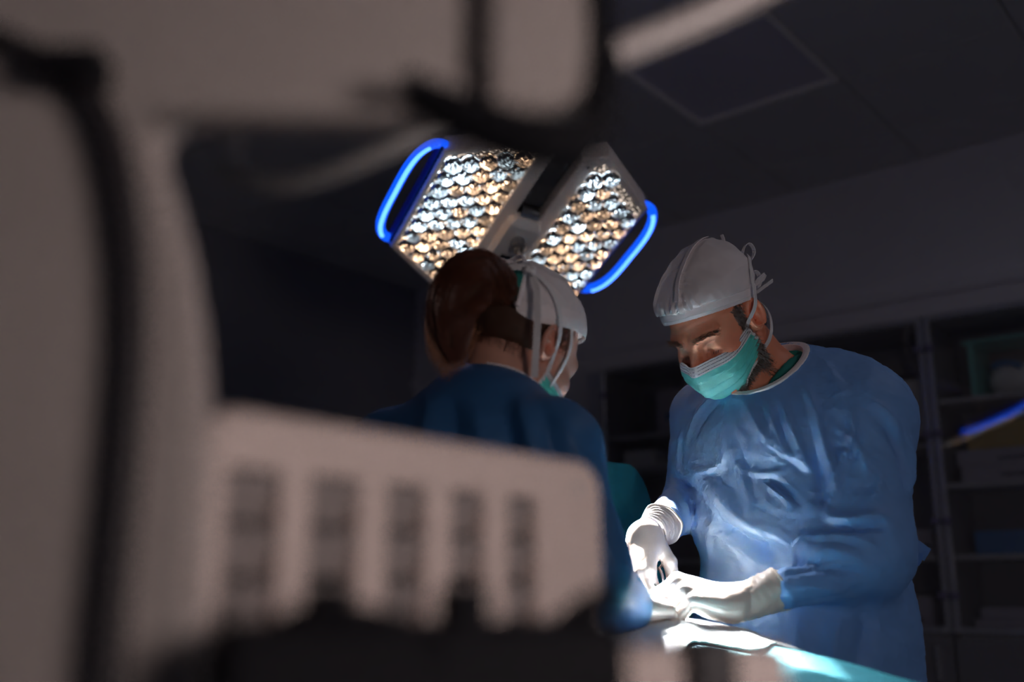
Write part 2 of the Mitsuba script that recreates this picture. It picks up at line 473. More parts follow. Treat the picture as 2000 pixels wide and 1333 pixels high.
carton('carton', .93, 1.432, (.40, .24, .062), 'mat_carton', 'flat pale carton under another, on the middle shelf right of the surgeon', 'box', band='mat_ink')
carton('carton', .935, 1.4945, (.41, .24, .058), 'mat_carton', 'flat pale carton, upper of the stacked pair right of the surgeon', 'box', band='mat_ink')
carton('carton', .92, 1.553, (.36, .22, .10), 'mat_tan_carton', 'mustard brown carton on top of the two pale cartons', 'box')
carton('carton', .96, 1.168, (.30, .22, .085), 'mat_blue_carton', 'blue carton on the low shelf of the cabinet right of the surgeon', 'box')
carton('carton', .73, 1.168, (.14, .22, .13), 'mat_navy', 'dark navy carton beside the blue carton on the low shelf', 'box')
carton('carton', .99, .885, (.30, .22, .05), 'mat_carton', 'pale tray carton, lower of two on the counter right of the surgeon', 'box')
carton('carton', .98, .936, (.28, .2, .04), 'mat_carton', 'pale tray carton, upper of two on the counter right of the surgeon', 'box')
carton('carton', .72, .885, (.18, .22, .2), 'mat_navy', 'tall dark blue carton on the counter at the frame edge', 'box')
carton('carton', 1.42, .885, (.26, .2, .13), 'mat_carton', 'grey equipment carton on the counter behind the surgeon\'s hip', 'box', band='mat_ink')
carton('carton', 1.30, 1.167, (.07, .18, .10), 'mat_carton', 'small pale carton above the gown tie, low shelf behind the surgeon', 'box', band='mat_ink')
carton('carton', 1.42, 1.167, (.12, .18, .06), 'mat_paper', 'flat white carton on the low shelf behind the surgeon', 'box')
carton('carton', 2.40, 1.755, (.13, .2, .20), 'mat_carton', 'pale carton with a blue band, left of two on the shelf between the surgeons', 'box', band='mat_blue_carton', group='supplies between the surgeons')
carton('carton', 2.24, 1.755, (.16, .2, .23), 'mat_carton', 'tall pale carton nearest the surgeon\'s shoulder, shelf between the surgeons', 'box', band='mat_blue_carton', group='supplies between the surgeons')
carton('carton', 2.58, 1.60, (.16, .2, .08), 'mat_paper', 'low white carton on the lower shelf between the surgeons', 'box', group='supplies between the surgeons')
# framed sheet leaning in the middle cabinet
k = 'framed_notice'
fr = m3.Manifold.cube((.20, .012, .27), True) - m3.Manifold.cube((.165, .05, .235), True)
part(k + '__frame', move(tm(fr), ROOM, np.array([1.32, CF + .06, 1.60 + .137]) @ ROOM), 'mat_black', False)
part(k + '__sheet', rb_((.165, .004, .235), (1.32, CF + .062, 1.60 + .137), .0005), 'mat_paper', False)
rows = cat([rb_((.03 + .09 * ((j * 7) % 5) / 5, .001, .003), (1.32, CF + .0592, 1.60 + .22 - .013 * j), .0002) for j in range(13)])
part(k + '__print_lines', rows, 'mat_ink', False)
tag(k, 'black-framed white notice sheet leaning on a shelf behind the surgeon\'s shoulder', 'framed notice')
# a glass shelf and the bag of instruments at the top right
part('glass_tray__plate', rb_((.36, .24, .012), (.90, CF + .15, 1.965), .003), 'mat_teal_glass', False)
part('glass_tray__post', rb_((.02, .24, .20), (1.05, CF + .15, 1.86), .003), 'mat_teal_glass', False)
part('glass_tray__post', rb_((.02, .24, .20), (.73, CF + .15, 1.86), .003), 'mat_teal_glass', False)
tag('glass_tray', 'teal-edged glass riser standing on the top shelf of the right cabinet', 'glass tray')
bag = lambda P: smin(s_ell(P, (0, 0, .05), (.10, .07, .06)), s_ell(P, (.03, 0, .11), (.05, .045, .035)), .05) + .008 * meshkit.noise(P * 28)
part('supply_bag__pouch', move(nets(bag, (-.13, -.1, -.02), (.13, .1, .17), .006), ROOM, np.array([.92, CF + .14, 1.757]) @ ROOM), 'mat_paper', True)
part('supply_bag__tie', move(tube([(-.07, -.05, .10), (-.02, -.055, .12), (.03, -.05, .11)], .012, 8, 12), ROOM, np.array([.96, CF + .14, 1.757]) @ ROOM), 'mat_blue_carton', 30)
tag('supply_bag', 'crumpled white bag with a blue tie under the glass riser', 'bag')
# ------------------------------------------------------------------ the operating lamp
mat('mat_lamp_shell', (.92, .82, .77), .45)
mat('mat_tray', (.55, .52, .50), .12, 1.0)
mat('mat_tray_amber', (.75, .42, .20), .12, 1.0)
mat('mat_steel', (.35, .34, .34), .25, 1.0)
mat('mat_handle_blue', (.01, .10, .55), .3, two=False)
mat('mat_edge_blue', (.004, .035, .16), .35)
scene['mat_lens'] = {'type': 'dielectric', 'int_ior': 1.49}
scene['mat_clear'] = {'type': 'thindielectric', 'int_ior': 1.5}
mat('mat_led', (.1, .1, .1), .5, two=False)
LF = np.array([LAMP_H, LAMP_G, LAMP_N])


def lam(mesh, c=(0, 0, 0)):
    return move(mesh, LF, LAMP_C + np.asarray(c, float) @ LF)


def prism(poly, z0, z1, bevel=.004):
    """An extruded polygon with its z1 edge bevelled."""
    cs = m3.CrossSection([np.asarray(poly, float)])
    if cs.area() < 0:
        cs = m3.CrossSection([np.asarray(poly, float)[::-1]])
    low = cs.extrude(z1 - z0 - bevel).translate([0, 0, z0])
    s = 1 - bevel * 2 / max(np.ptp(np.asarray(poly), axis=0))
    return m3.Manifold.hull(low + cs.offset(-bevel, m3.JoinType.Miter).extrude(.0002).translate([0, 0, z1 - .0002])) if True else low


halves = [[(-.28, -.17), (-.075, -.302), (-.03, -.272), (-.03, .285), (-.075, .315), (-.28, .185)],
          [(.28, -.19), (.28, .17), (.095, .30), (.04, .27), (.04, -.275), (.095, -.308)]]
wells = [[(-.268, -.160), (-.085, -.278), (-.068, -.262), (-.068, .272), (-.085, .288), (-.268, .174)],
         [(.268, -.178), (.268, .160), (.098, .276), (.078, .258), (.078, -.262), (.098, -.282)]]
K = 'surgical_lamp'
rng = np.random.default_rng(5)
dome = trimesh.creation.icosphere(subdivisions=2)
v = np.array(dome.vertices) * (1 + rng.normal(0, .035, (len(dome.vertices), 1)))
v[:, 2] = np.where(v[:, 2] > 0, v[:, 2] * .95, v[:, 2] * .12)
dome = trimesh.Trimesh(v * .0228, dome.faces, process=False)
bowl = lathe([(0, .0), (.004, .0), (.0085, .0006), (.015, .0018), (.0218, .0036)], 14)
bowl = trimesh.Trimesh(bowl.vertices, bowl.faces[:, ::-1], process=False)


def led_glow(tint, seed, core=True):
    """What a lens-capped diode shows: a bright core, with the glints of its facets drawn into the glow."""
    def fn(p, n, uv):
        q = p - mi.Point3f(*LAMP_C.tolist())
        h = q.x * LAMP_H[0] + q.y * LAMP_H[1] + q.z * LAMP_H[2]
        g = q.x * LAMP_G[0] + q.y * LAMP_G[1] + q.z * LAMP_G[2]
        d1, d2, r = mikit.voronoi(h * 190 + seed, g * 190)
        e1, e2, r2 = mikit.voronoi(h * 110 - seed, g * 110)
        rad = dr.sqrt(dr.square(uv.x - .5) + dr.square(uv.y - .5)) * .042
        s = mikit.smoothstep(.8, .1, d1) * r * r * r * r * 5.6 + .006 + .075 * r2 * r2
        s = s + (0.55 * mikit.smoothstep(.0058, .0030, rad) if core else 0)
        return mi.Color3f(*tint) * s
    return mikit.proc(fn)


GLOW = [led_glow((1.6, 2.05, 2.4), 3.0), led_glow((2.2, 1.35, .80), 8.0)]
GLOW_DARK_REFL = [led_glow((.4, .5, .55), 3.0), led_glow((.6, .3, .12), 8.0)]
R_to = mi.ScalarTransform4f
dome_ply = mikit.ply(lam(dome), 'mat_lens', smooth=False)
from shapely.geometry import Polygon, Point
for hf, wl in zip(halves, wells):
    bod = prism(hf, -.055, .0) - m3.Manifold(m3.Mesh(*(lambda q: (q.vertices.astype(np.float32), q.faces.astype(np.uint32)))(trimesh.creation.extrude_polygon(Polygon(wl), .2)))).translate([0, 0, -.008])
    part(K + '__housing', lam(tm(bod)), 'mat_lamp_shell', 20)
    tr_ = lam(trimesh.creation.extrude_polygon(Polygon(wl).buffer(-.0005), .001), (0, 0, -.0076))
    key = part(K + '__tray', tr_, 'mat_led', False, uv=((tr_.vertices - LAMP_C) @ LF.T)[:, :2] + .5)
    scene[key]['emitter'] = {'type': 'area', 'radiance': led_glow((.34, .27, .22), 5.0, False), 'sampling_weight': 0.004}  # tray given its own glow in place of diode light falling on it
    inner = Polygon(wl).buffer(-.0095)
    d = .0425
    for i in range(-9, 10):
        for j in range(-9, 10):
            h_, g_ = (i * d * .866) + (.0135 if hf is halves[0] else -.0135), j * d + (i % 2) * d / 2 + .006
            if not inner.contains(Point(h_, g_)):
                continue
            o = (np.array([h_, g_, .0035]) @ LF).tolist()
            warm = rng.random() < .47
            key = K + '__lens'
            n = sum(1 for q in scene if q.startswith(key))
            scene[key + (f'_{n:03d}' if n else '')] = dict(dome_ply, to_world=T().translate(o))
            dark_refl = h_ < -.05 and h_ > -.21 and abs(h_ * .62 - g_ - .125) < .030  # a dark reflection across these lenses, put into a weaker glow
            scene[K + '__led' + (f'_{n:03d}' if n else '')] = {**mikit.ply(move(lam(bowl), t=np.array([h_, g_, -.0064]) @ LF), 'mat_led', smooth=False, uv=.5 + np.array(bowl.vertices)[:, :2] / .042),
                                                              'emitter': {'type': 'area', 'radiance': (GLOW_DARK_REFL if dark_refl else GLOW)[int(warm)], 'sampling_weight': 0.004}}
# centre bar, block and the clear sterile grip
part(K + '__centre_bar', lam(cbox((.066, .60, .03), .003), (.005, 0, -.045)), 'mat_black', False)
blk = m3.Manifold.hull_points(np.array([[x * (.048 - .006 * e), y * (.085 - .006 * e) + .045, .0 + .034 * e] for x in (-1, 1) for y in (-1, 1) for e in (0, 1)] + [[x * .03, -.055, .0 + .022 * e] for x in (-1, 1) for e in (0, 1)]))
part(K + '__centre_block', lam(tm(blk), (.003, .0, -.004)), 'mat_lamp_shell', 15)
part(K + '__centre_block__dark_window', lam(cbox((.036, .05, .003), .001), (.003, .095, .0305)), 'mat_black', False)
part(K + '__hinge', lam(move(trimesh.creation.cylinder(.024, .05, sections=24), frame_z([1, 0, 0])), (.005, -.05, -.012)), 'mat_steel', 30)
part(K + '__grip', lam(lathe([(.0, .03), (.019, .03), (.019, .055), (.016, .06), (.0, .06)], 28), (.006, .012, 0)), 'mat_steel', 30)
part(K + '__grip__clear_sleeve', lam(lathe([(.0155, .058), (.0145, .09), (.013, .17), (.012, .185), (.006, .191), (.0, .192)], 28), (.006, .012, 0)), 'mat_clear', True)
part(K + '__grip__rod', lam(lathe([(.005, .058), (.005, .15), (.0, .152)], 16), (.006, .012, 0)), 'mat_steel', 30)
# blue glowing handles on the two outer sides
for s, y0, y1 in ((-1, -.165, .165), (1, -.175, .155)):
    x = .28 * s
    pts = np.array([(x - .006 * s, y0 - .006, -.024), (x + .030 * s, y0 + .004, -.02), (x + .036 * s, y0 + .012, -.019), (x + .054 * s, y0 + .07, -.014), (x + .057 * s, (y0 + y1) / 2, -.013), (x + .054 * s, y1 - .07, -.014),
                    (x + .036 * s, y1 - .012, -.019), (x + .030 * s, y1 - .004, -.02), (x - .006 * s, y1 + .006, -.024)])
    key = part(K + '__handle', lam(tube(pts, .0125, 14, 60)), 'mat_handle_blue', 40)
    scene[key]['emitter'] = {'type': 'area', 'radiance': rgb(.003, .085, .95), 'sampling_weight': 0.02}
    q = pts[1:-1] + [0, 0, .0105]
    key = part(key + '__light_strip', lam(tube(q - [0, 0, .001], .0060, 10, 60)), 'mat_handle_blue', 40)
    scene[key]['emitter'] = {'type': 'area', 'radiance': rgb(.20, .66, 4.2), 'sampling_weight': 0.02}
    part(K + '__edge_strip', lam(cbox((.008, y1 - y0 + .02, .04), .002), (x + .004 * s, (y0 + y1) / 2, -.028)), 'mat_edge_blue', False)
    for y in (-.288, .29):
        part(K + '__screw', lam(trimesh.creation.cylinder(.004, .003, sections=10), (s * .058 + .006, y + .03, .0)), 'mat_black', 30)
# arm to the ceiling
arm = [np.array(q) @ LF + LAMP_C for q in ((.005, 0, -.06), (.005, -.02, -.12))]
arm = arm + [arm[1] + [0, .12, .08], np.array([.05, 2.85, 2.2]), np.array([.05, 2.9, 2.55]), np.array([.05, 2.9, 2.9])]
part(K + '__arm', tube(arm, .028, 16, 50), 'mat_lamp_shell', 40)
part(K + '__ceiling_mount', move(lathe([(0, 0), (.12, 0), (.11, .05), (.05, .08), (0, .08)], 32), None, np.array([.05, 2.9, 2.82])), 'mat_lamp_shell', 30)
tag(K, 'large lit operating lamp of two lens-filled halves with glowing blue handles', 'surgical lamp')

# ------------------------------------------------------------------ an added fill lamp, out of view, that lights the machine
K = 'examination_lamp'
fr_ = frame_z(FILL_AIM - FILL_C)
part(K + '__hood', move(lathe([(.0, -.11), (.05, -.11), (.07, -.09), (.17, -.03), (.18, -.005), (.172, .0), (.165, -.01), (.0, -.012)], 40), fr_, FILL_C), 'mat_lamp_shell', 30)
key = part(K + '__diffuser', move(trimesh.creation.cylinder(.16, .004, sections=40), fr_, FILL_C - fr_[2] * .006), 'mat_led', False)
scene[key]['emitter'] = {'type': 'area', 'radiance': rgb(*FILL_L), 'sampling_weight': 2.0}
foot = FILL_C * [1, 1, 0] + [.12, -.22, 0]
part(K + '__pole', tube([FILL_C - fr_[2] * .1, FILL_C - fr_[2] * .17 + [0.02, -.02, -.03], foot + [0, 0, 1.0], foot + [0, 0, .5], foot + [0, 0, .04]], .014, 12, 50), 'mat_lamp_shell', 30)
part(K + '__base', move(lathe([(0, 0), (.16, 0), (.16, .015), (.04, .04), (0, .04)], 36), None, foot), 'mat_lamp_shell', 30)
tag(K, 'added round fill lamp, unseen, on a floor stand, right of the camera', 'lamp')
# ------------------------------------------------------------------ people: shared builders
scene['mat_skin'] = {'type': 'twosided', 'b': {'type': 'principled', 'base_color': {'type': 'mesh_attribute', 'name': 'vertex_color'}, 'roughness': .5, 'specular': .4}}
mat('mat_hair_grey', (.32, .30, .29), .45)
mat('mat_hair_dark', (.06, .03, .02), .7, spec=.2)
mat('mat_hair_brown', (.11, .034, .018), .4)
mat('mat_hair_light', (.42, .19, .10), .4)
mat('mat_cap', var((.80, .74, .75), .04, 30.0), .55, sheen=.3)
mat('mat_cap_band', (.88, .81, .82), .5, sheen=.3)
mat('mat_tape', (.75, .73, .74), .6)
mat('mat_mask', var((.10, .62, .55), .06, 60.0), .65, sheen=.2)
mat('mat_mask_white', (.74, .74, .76), .65)
mat('mat_gown', var((.155, .325, .68), .05, 40.0), .6, spec=.4, sheen=.5)
mat('mat_gown_dark', var((.024, .105, .26), .05, 40.0), .55, sheen=.3)
mat('mat_scrub', var((.015, .20, .17), .06, 40.0), .75)
mat('mat_glove', var((.72, .60, .53), .03, 40.0), .38, spec=.5)
mat('mat_glove_rim', (.80, .68, .58), .4)
mat('mat_shoe', (.75, .75, .75), .5)
mat('mat_drape', var((.02, .29, .38), .06, 60.0), .7, sheen=.2)
mat('mat_towel', var((.72, .74, .74), .05, 80.0), .8)


def head_frame(yaw, pitch, roll=0.0):
    """Rows left, face, up of a head. yaw: 0 faces the camera (-y), 90 faces -x, 180 faces away; pitch: bowed down."""
    y, p, r = (math.radians(q) for q in (yaw, pitch, roll))
    hd = np.array([-math.sin(y), -math.cos(y), 0])
    f = math.cos(p) * hd + math.sin(p) * np.array([0, 0, -1.0])
    u = math.sin(p) * hd + math.cos(p) * np.array([0, 0, 1.0])
    l = np.cross(u, f)
    l, u = math.cos(r) * l + math.sin(r) * u, -math.sin(r) * l + math.cos(r) * u
    return np.array([l, f, u])


def head_sdf(P, female=False):
    """A head about its own centre: x its left, y the face, z up; metres."""
    x, y, z = P[..., 0], P[..., 1], P[..., 2]
    Q = np.stack([np.abs(x), y, z], -1)
    d = s_ell(P, (0, -.012, .035), (.076, .096, .086))
    d = smin(d, s_ell(P, (0, .038, -.035), (.064, .062, .080)), .045)
    jw = .046 if not female else .040
    d = smin(d, s_cap(Q, (.056, .010, -.062), (.018, .078, -.090), .018, .020), .035)
    d = smin(d, s_ell(P, (0, .074, -.090), (.026, .026, .024)), .03)
    d = smin(d, s_ell(Q, (.047, .062, -.030), (.022, .024, .018)), .022)
    d = smin(d, s_cap(Q, (.012, .090, .016), (.044, .074, .020), .0115 if not female else .008, .010), .016)
    d = smax(d, -s_ell(Q, (.032, .107, -.008), (.019, .020, .013)), .014)
    d = smin(d, s_ell(Q, (.0315, .0735, -.008), (.0165, .0155, .0135)), .006)       # eyeball under the lids
    d = smin(d, s_cap(P, (0, .093, .006), (0, .118, -.031), .0085, .0125), .012)
    d = smin(d, s_ell(Q, (.011, .106, -.035), (.0085, .011, .0085)), .008)
    d = smin(d, s_ell(P, (0, .094, -.059), (.024, .012, .014)), .014)
    d = smin(d, s_ell(P, (0, .104, -.056), (.020, .006, .0055)), .005)
    d = smin(d, s_ell(P, (0, .102, -.066), (.018, .007, .0060)), .005)
    # lower edge of the upper lid: a crease
    d = d + .0016 * np.exp(-(((Q[..., 0] - .0315) / .016) ** 2) ** 2 - ((z + .0135 + 9 * (Q[..., 0] - .0315) ** 2) / .0018) ** 2) * (y > .06)
    # ears
    tilt = .18
    e = Q - np.array([.0765, -.008, -.012])
    ey, ez = e[..., 1] * math.cos(tilt) + e[..., 2] * math.sin(tilt), -e[..., 1] * math.sin(tilt) + e[..., 2] * math.cos(tilt)
    flare = e[..., 0] + .35 * ey
    E = np.stack([flare, ey, ez], -1)
    ear = s_ell(E, (.006, 0, .002), (.0055, .0185, .0325))
    ring = np.sqrt((np.sqrt((ey / .6) ** 2 + (ez - .004) ** 2 + 1e-9) - .0275) ** 2 + (flare - .011) ** 2) - .0044
    ear = smin(ear, np.where(ez < -.022, .02, ring), .004)
    ear = smax(ear, -s_ell(E, (.0135, .001, -.004), (.011, .0085, .0135)), .003)
    ear = smax(ear, -s_ell(E, (.0135, -.001, .015), (.007, .0085, .0075)), .003)
    ear = smin(ear, s_ell(E, (.009, .0115, -.004), (.0045, .004, .007)), .003)
    return smin(d, ear, .008)


FING = {'index': (.027, .090, (.044, .027, .021), .0100), 'middle': (.0075, .094, (.048, .031, .022), .0103), 'ring': (-.0125, .088, (.045, .029, .022), .0098), 'little': (-.032, .078, (.035, .021, .020), .0088)}


def hand_parts(flex, spread=(.10, .02, -.05, -.14), thumb=None):
    """Bones (a, b, ra, rb) of a right hand seen from its back: wrist at the origin, fingers towards +y, thumb at -x, palm to -z. flex: per finger three bends in degrees."""
    fingers, palm = [], []
    for n, (name, (xo, L, ph, r)) in enumerate(FING.items()):
        x = -xo
        base = np.array([x, L, .004 - abs(xo - .008) * .12])
        palm.append((np.array([x * .55, .012, 0]), base, .0185, r * 1.22))
        ang, p = 0.0, base
        s = -spread[n]
        chain = []
        for k in range(3):
            ang += math.radians(flex[name][k])
            d = np.array([math.sin(s) * math.cos(ang), math.cos(s) * math.cos(ang), -math.sin(ang)])
            q = p + d * ph[k]
            chain.append((p, q, r * (1.0 - .09 * k), r * (.92 - .09 * k)))
            p = q
        fingers.append(chain)
    th = thumb or [(-.62, .62, -.48), (-.35, .85, -.38), (-.1, .93, -.35)]
    p = np.array([-.020, .022, -.010])
    chain = []
    for k, (d, L, ra, rb) in enumerate(zip(th, (.046, .034, .028), (.0155, .0125, .0112), (.0125, .0110, .0090))):
        q = p + unit(np.array(d)) * L
        chain.append((p, q, ra, rb))
        p = q
    fingers.append(chain)
    return palm, fingers


def hand_mesh(flex, R, origin, mirror=False, h=.0028, wrist_dir=None, scale=1.05, **kw):
    palm, fingers = hand_parts(flex, **kw)
    sx = np.array([-1.0 if mirror else 1.0, 1, 1]) * scale

    def sdf(P):
        d = None
        for a, b, ra, rb in palm:
            e = s_cap(P, a * sx, b * sx, ra * scale, rb * scale)
            d = e if d is None else smin(d, e, .012)
        d = smin(d, s_ell(P, np.array([-.016, .035, -.010]) * sx, np.array([.018, .030, .016]) * scale), .014)      # ball of the thumb
        d = smin(d, s_ell(P, np.array([.026, .04, -.006]) * sx, np.array([.014, .034, .014]) * scale), .014)
        w = np.array([0, -.06, 0.0]) if wrist_dir is None else np.asarray(wrist_dir, float)
        d = smin(d, s_cap(P, (0, .012, 0), w, .024 * scale, .027 * scale), .02)
        for chain in fingers:
            f = None
            for k, (a, b, ra, rb) in enumerate(chain):
                e = s_cap(P, a * sx, b * sx, ra * scale, rb * scale)
                f = e if f is None else smin(f, e, .004)
                if k:
                    f = smin(f, s_ell(P, a * sx, np.full(3, ra * 1.06 * scale)), .003)
            d = smin(d, f, .007)
        return d + .0005 * ridged(P * 55, 2, 3) - .0003
    pts = np.array([q * sx for c in fingers for (a, b, ra, rb) in c for q in (a, b)] + [[0, 0, 0], w0 := ([0, -.06, 0] if wrist_dir is None else list(wrist_dir))])
    m = nets(sdf, pts.min(0) - .034, pts.max(0) + .034, h)
    tips = [c[-1][1] * sx for c in fingers]
    return move(m, R, origin), [np.asarray(t) @ np.asarray(R) + origin for t in tips], fingers


def creases(v, nrm, amp=.004, f=11.0, seed=0):
    """The crinkles of thin nonwoven cloth: large creased facets and small ones."""
    p = v * f
    warp = np.stack([meshkit.noise(p * .8 + 5 * k, seed + k) for k in range(3)], -1)
    a = ridged(p * [1, 1, .75] + warp * 1.2, 2, seed + 4) - .35
    b = ridged(p * 2.3 + warp * 2, 2, seed + 9) - .35
    return amp * (a + .38 * b)


def displace(m, h):
    n = vnormals(m)
    return trimesh.Trimesh(m.vertices + n * np.asarray(h)[:, None], m.faces, process=False)


def skin_colors(v, base, blush=None, dark=None):
    c = np.tile(np.asarray(base, float), (len(v), 1)) * (1 + .12 * (meshkit.fbm(v * 70, 3, 2)[:, None] - .5))
    for spots, col in ((blush or [], (1.18, .86, .82)), (dark or [], (.5, .46, .46))):
        for ctr, r in spots:
            w = np.exp(-((np.linalg.norm(v - ctr, axis=1) / r) ** 2))[:, None]
            c = c * (1 - w) + c * np.array(col) * w
    return c


def face_mask(K, HF, HC, low_tie=True, shift=(0, 0, 0)):
    """A pleated tie-on mask from the bridge of the nose to under the chin, in the head's frame."""
    rowsM = [  # from the top edge down: side, cheek, nose line (y, z)
        ((.073, .020, -.018), (.050, .088, -.024), (.125, -.020)),
        ((.0755, .018, -.032), (.055, .096, -.042), (.134, -.040)),
        ((.0765, .016, -.046), (.057, .098, -.061), (.137, -.062)),
        ((.0755, .014, -.058), (.055, .094, -.080), (.131, -.084)),
        ((.073, .016, -.069), (.050, .085, -.098), (.113, -.104)),
        ((.066, .022, -.081), (.044, .072, -.109), (.092, -.116))]
    U = np.linspace(-1, 1, 61)
    ctrl = []
    for sd, ck, (ny, nz) in rowsM:
        k_ = np.array([[-sd[0], sd[1], sd[2]], [-ck[0], ck[1], ck[2]], [-.020, ny - .013, nz - .001], [0, ny, nz], [.020, ny - .013, nz - .001], [ck[0], ck[1], ck[2]], [sd[0], sd[1], sd[2]]])
        ctrl.append(CubicSpline([-1, -.5, -.16, 0, .16, .5, 1], k_)(U))
    ctrl = np.array(ctrl)
    V = np.linspace(0, 5, 56)
    mk = CubicSpline(range(6), ctrl, axis=0)(V)
    mn = unit(np.cross(np.gradient(mk, axis=0), np.gradient(mk, axis=1)))
    if mn[28, 30] @ np.array([0, 1, 0]) < 0:
        mn = -mn
    mk = mk + np.asarray(shift)
    pl = .0022 * np.maximum(0, ((V * 1.2 + .2) % 1 - .25)) * (np.clip(V - .6, 0, 1) * np.clip(4.9 - V, 0, 1))
    pl = pl[:, None] * np.ones(61) + .0028 * (ridged(mk * [24, 24, 40], 2, 12) - .4) * np.clip(1.2 - np.abs(U), 0, 1)
    # gathers at the sides
    pl += .0022 * np.sin(V * 9)[:, None] * np.exp(-((1 - np.abs(U)) / .18) ** 2)
    mk = mk + mn * pl[..., None]
    i_top = 11
    part(K + '__face_mask', move(shell(mk[i_top - 1:], .0014), HF, HC), 'mat_mask', 40)
    part(K + '__face_mask__top_strip', move(shell(mk[:i_top] + mn[:i_top] * .0006, .0018), HF, HC), 'mat_mask_white', 40)
    for j in range(3):
        rr_ = mk[2 + 3 * j] + mn[2 + 3 * j] * .0014
        part(K + '__face_mask__stitch_line', move(tube(rr_[::2], .0006, 5, cap=False), HF, HC), 'mat_ink', 30)
    part(K + '__face_mask__binding', move(ribbon(mk[:, -1][::4] + mn[:, -1][::4] * .0005, .006, [0, 1, 0], 30, .0012), HF, HC), 'mat_mask_white', 30)
    part(K + '__face_mask__binding', move(ribbon(mk[:, 0][::4] + mn[:, 0][::4] * .0005, .006, [0, 1, 0], 30, .0012), HF, HC), 'mat_mask_white', 30)
    part(K + '__face_mask__binding', move(ribbon(mk[-1][::3] + mn[-1][::3] * .0006, .006, [0, .4, 1], 40, .0012), HF, HC), 'mat_mask_white', 30)
    for s in (1, -1):
        tp = mk[0, -1 if s > 0 else 0]
        bt = mk[-6, -1 if s > 0 else 0]
        part(K + '__face_mask__tie', move(ribbon([tp, np.array([.086 * s, .008, -.004]), np.array([.0985 * s, -.008, .012]), np.array([.0995 * s, -.026, .034]), np.array([.093 * s, -.055, .058]), np.array([.06 * s, -.118, .066])], .0085, [0, .4, .9], 30), HF, HC), 'mat_tape', 30)
        if low_tie:
            part(K + '__face_mask__tie', move(ribbon([bt, np.array([.082 * s, -.012, -.070]), np.array([.080 * s, -.045, -.055]), np.array([.045 * s, -.095, -.030]), np.array([.010 * s, -.108, -.022])], .0085, [0, .3, 1], 30), HF, HC), 'mat_tape', 30)


def band_ring(sdf, lo_h, hi_h, rows=7, cols=96, out=.0035, o=None, n=None, bulge=.0025):
    """A strip around the head between two heights over the band's plane."""
    x = unit(np.cross([0, 1.0, 0], n))
    y = np.cross(n, x)
    P = np.zeros((cols + 1, rows, 3))
    for i in range(cols + 1):
        a = 2 * np.pi * i / cols
        way = math.sin(a) * x + math.cos(a) * y
        for j in range(rows):
            c = o + np.array([0, -.035, 0]) + n * (lo_h + (hi_h - lo_h) * j / (rows - 1))
            t = np.arange(.04, .17, .0012)
            d = sdf(c + t[:, None] * way)
            r = t[np.argmax(d > 0)]
            P[i, j] = c + way * (r + out + bulge * math.sin(math.pi * j / (rows - 1)))
    P = np.stack([gaussian_filter1d(P[:-1, :, k], 1.5, axis=0, mode='wrap') for k in range(3)], -1)
    return np.concatenate([P, P[:1]])



def cuff(w, e, r0, r1, length, seed=0):
    """The stretched sleeve of a glove with a rolled rim."""
    ax = unit(e - w)
    F_ = frame_z(ax)
    a = np.linspace(0, 2 * np.pi, 72, endpoint=False)
    s = np.linspace(0, 1, 26)
    P = np.zeros((72, 26, 3))
    for j, t in enumerate(s):
        r = r0 + (r1 - r0) * t ** .8
        rr = r * (1 + .035 * np.sin(a * 3 + 5 * t + seed) * t + .02 * np.sin(a * 7 + 9 * t)) + .0006 * np.sin(t * 34 + np.sin(a * 2) * 1.5)
        P[:, j] = w + ax * (t * length + .006 * t * np.sin(a * 2 + seed)[:, None]) + rr[:, None] * (np.cos(a)[:, None] * F_[0] + np.sin(a)[:, None] * F_[1])
    return P



def on_gown(pts, fn, n, reach=.16, step=.002):
    out = []
    for q in pts:
        t = np.arange(reach, -reach, -step)
        d = fn(q + t[:, None] * n)
        i = np.argmax(d < 0) if (d < 0).any() else len(t) // 2
        out.append(q + t[i] * n)
    return np.array(out)


# ------------------------------------------------------------------ the bearded surgeon
M = 'person'
TH = math.radians(33)
ML, MF = np.array([math.cos(TH), -math.sin(TH), 0]), np.array([-math.sin(TH), -math.cos(TH), 0])      # his left, his front
MB = np.array([ML, MF, [0, 0, 1.0]])
lean = unit(np.array([0, 0, 1.0]) + .30 * MF)
MT = np.array([ML, np.cross(lean, ML), lean])                                                          # leaning trunk
HF = head_frame(50, 45, 0)
HC = at(1397, 629, 1.885)
neck = HC + np.array([0, -.03, -.07]) @ HF
nb = at(1508, 742, 1.955)
shL, elL, wrL = at(1688, 812, 1.865), at(1688, 1078, 1.80), at(1478, 1180, 1.70)
shR, elR, wrR = at(1376, 815, 2.06), at(1352, 982, 2.045), at(1284, 1030, 1.93)
hip, belly, chest, back = at(1570, 1300, 1.985), at(1572, 1130, 1.965), at(1532, 915, 1.955), at(1600, 800, 2.0)


def man_torso(P):
    d = s_ell(P, hip, (.190, .150, .22), MB)
    d = smin(d, s_ell(P, belly, (.185, .150, .17), MB), .10)
    d = smin(d, s_ell(P, chest, (.200, .148, .20), MT), .10)
    d = smin(d, s_ell(P, back, (.165, .125, .12), MT), .10)
    d = smin(d, s_cap(P, shL, nb - [0, 0, .02], .078, .07), .07)
    d = smin(d, s_cap(P, shR, nb - [0, 0, .02], .072, .07), .07)
    return d


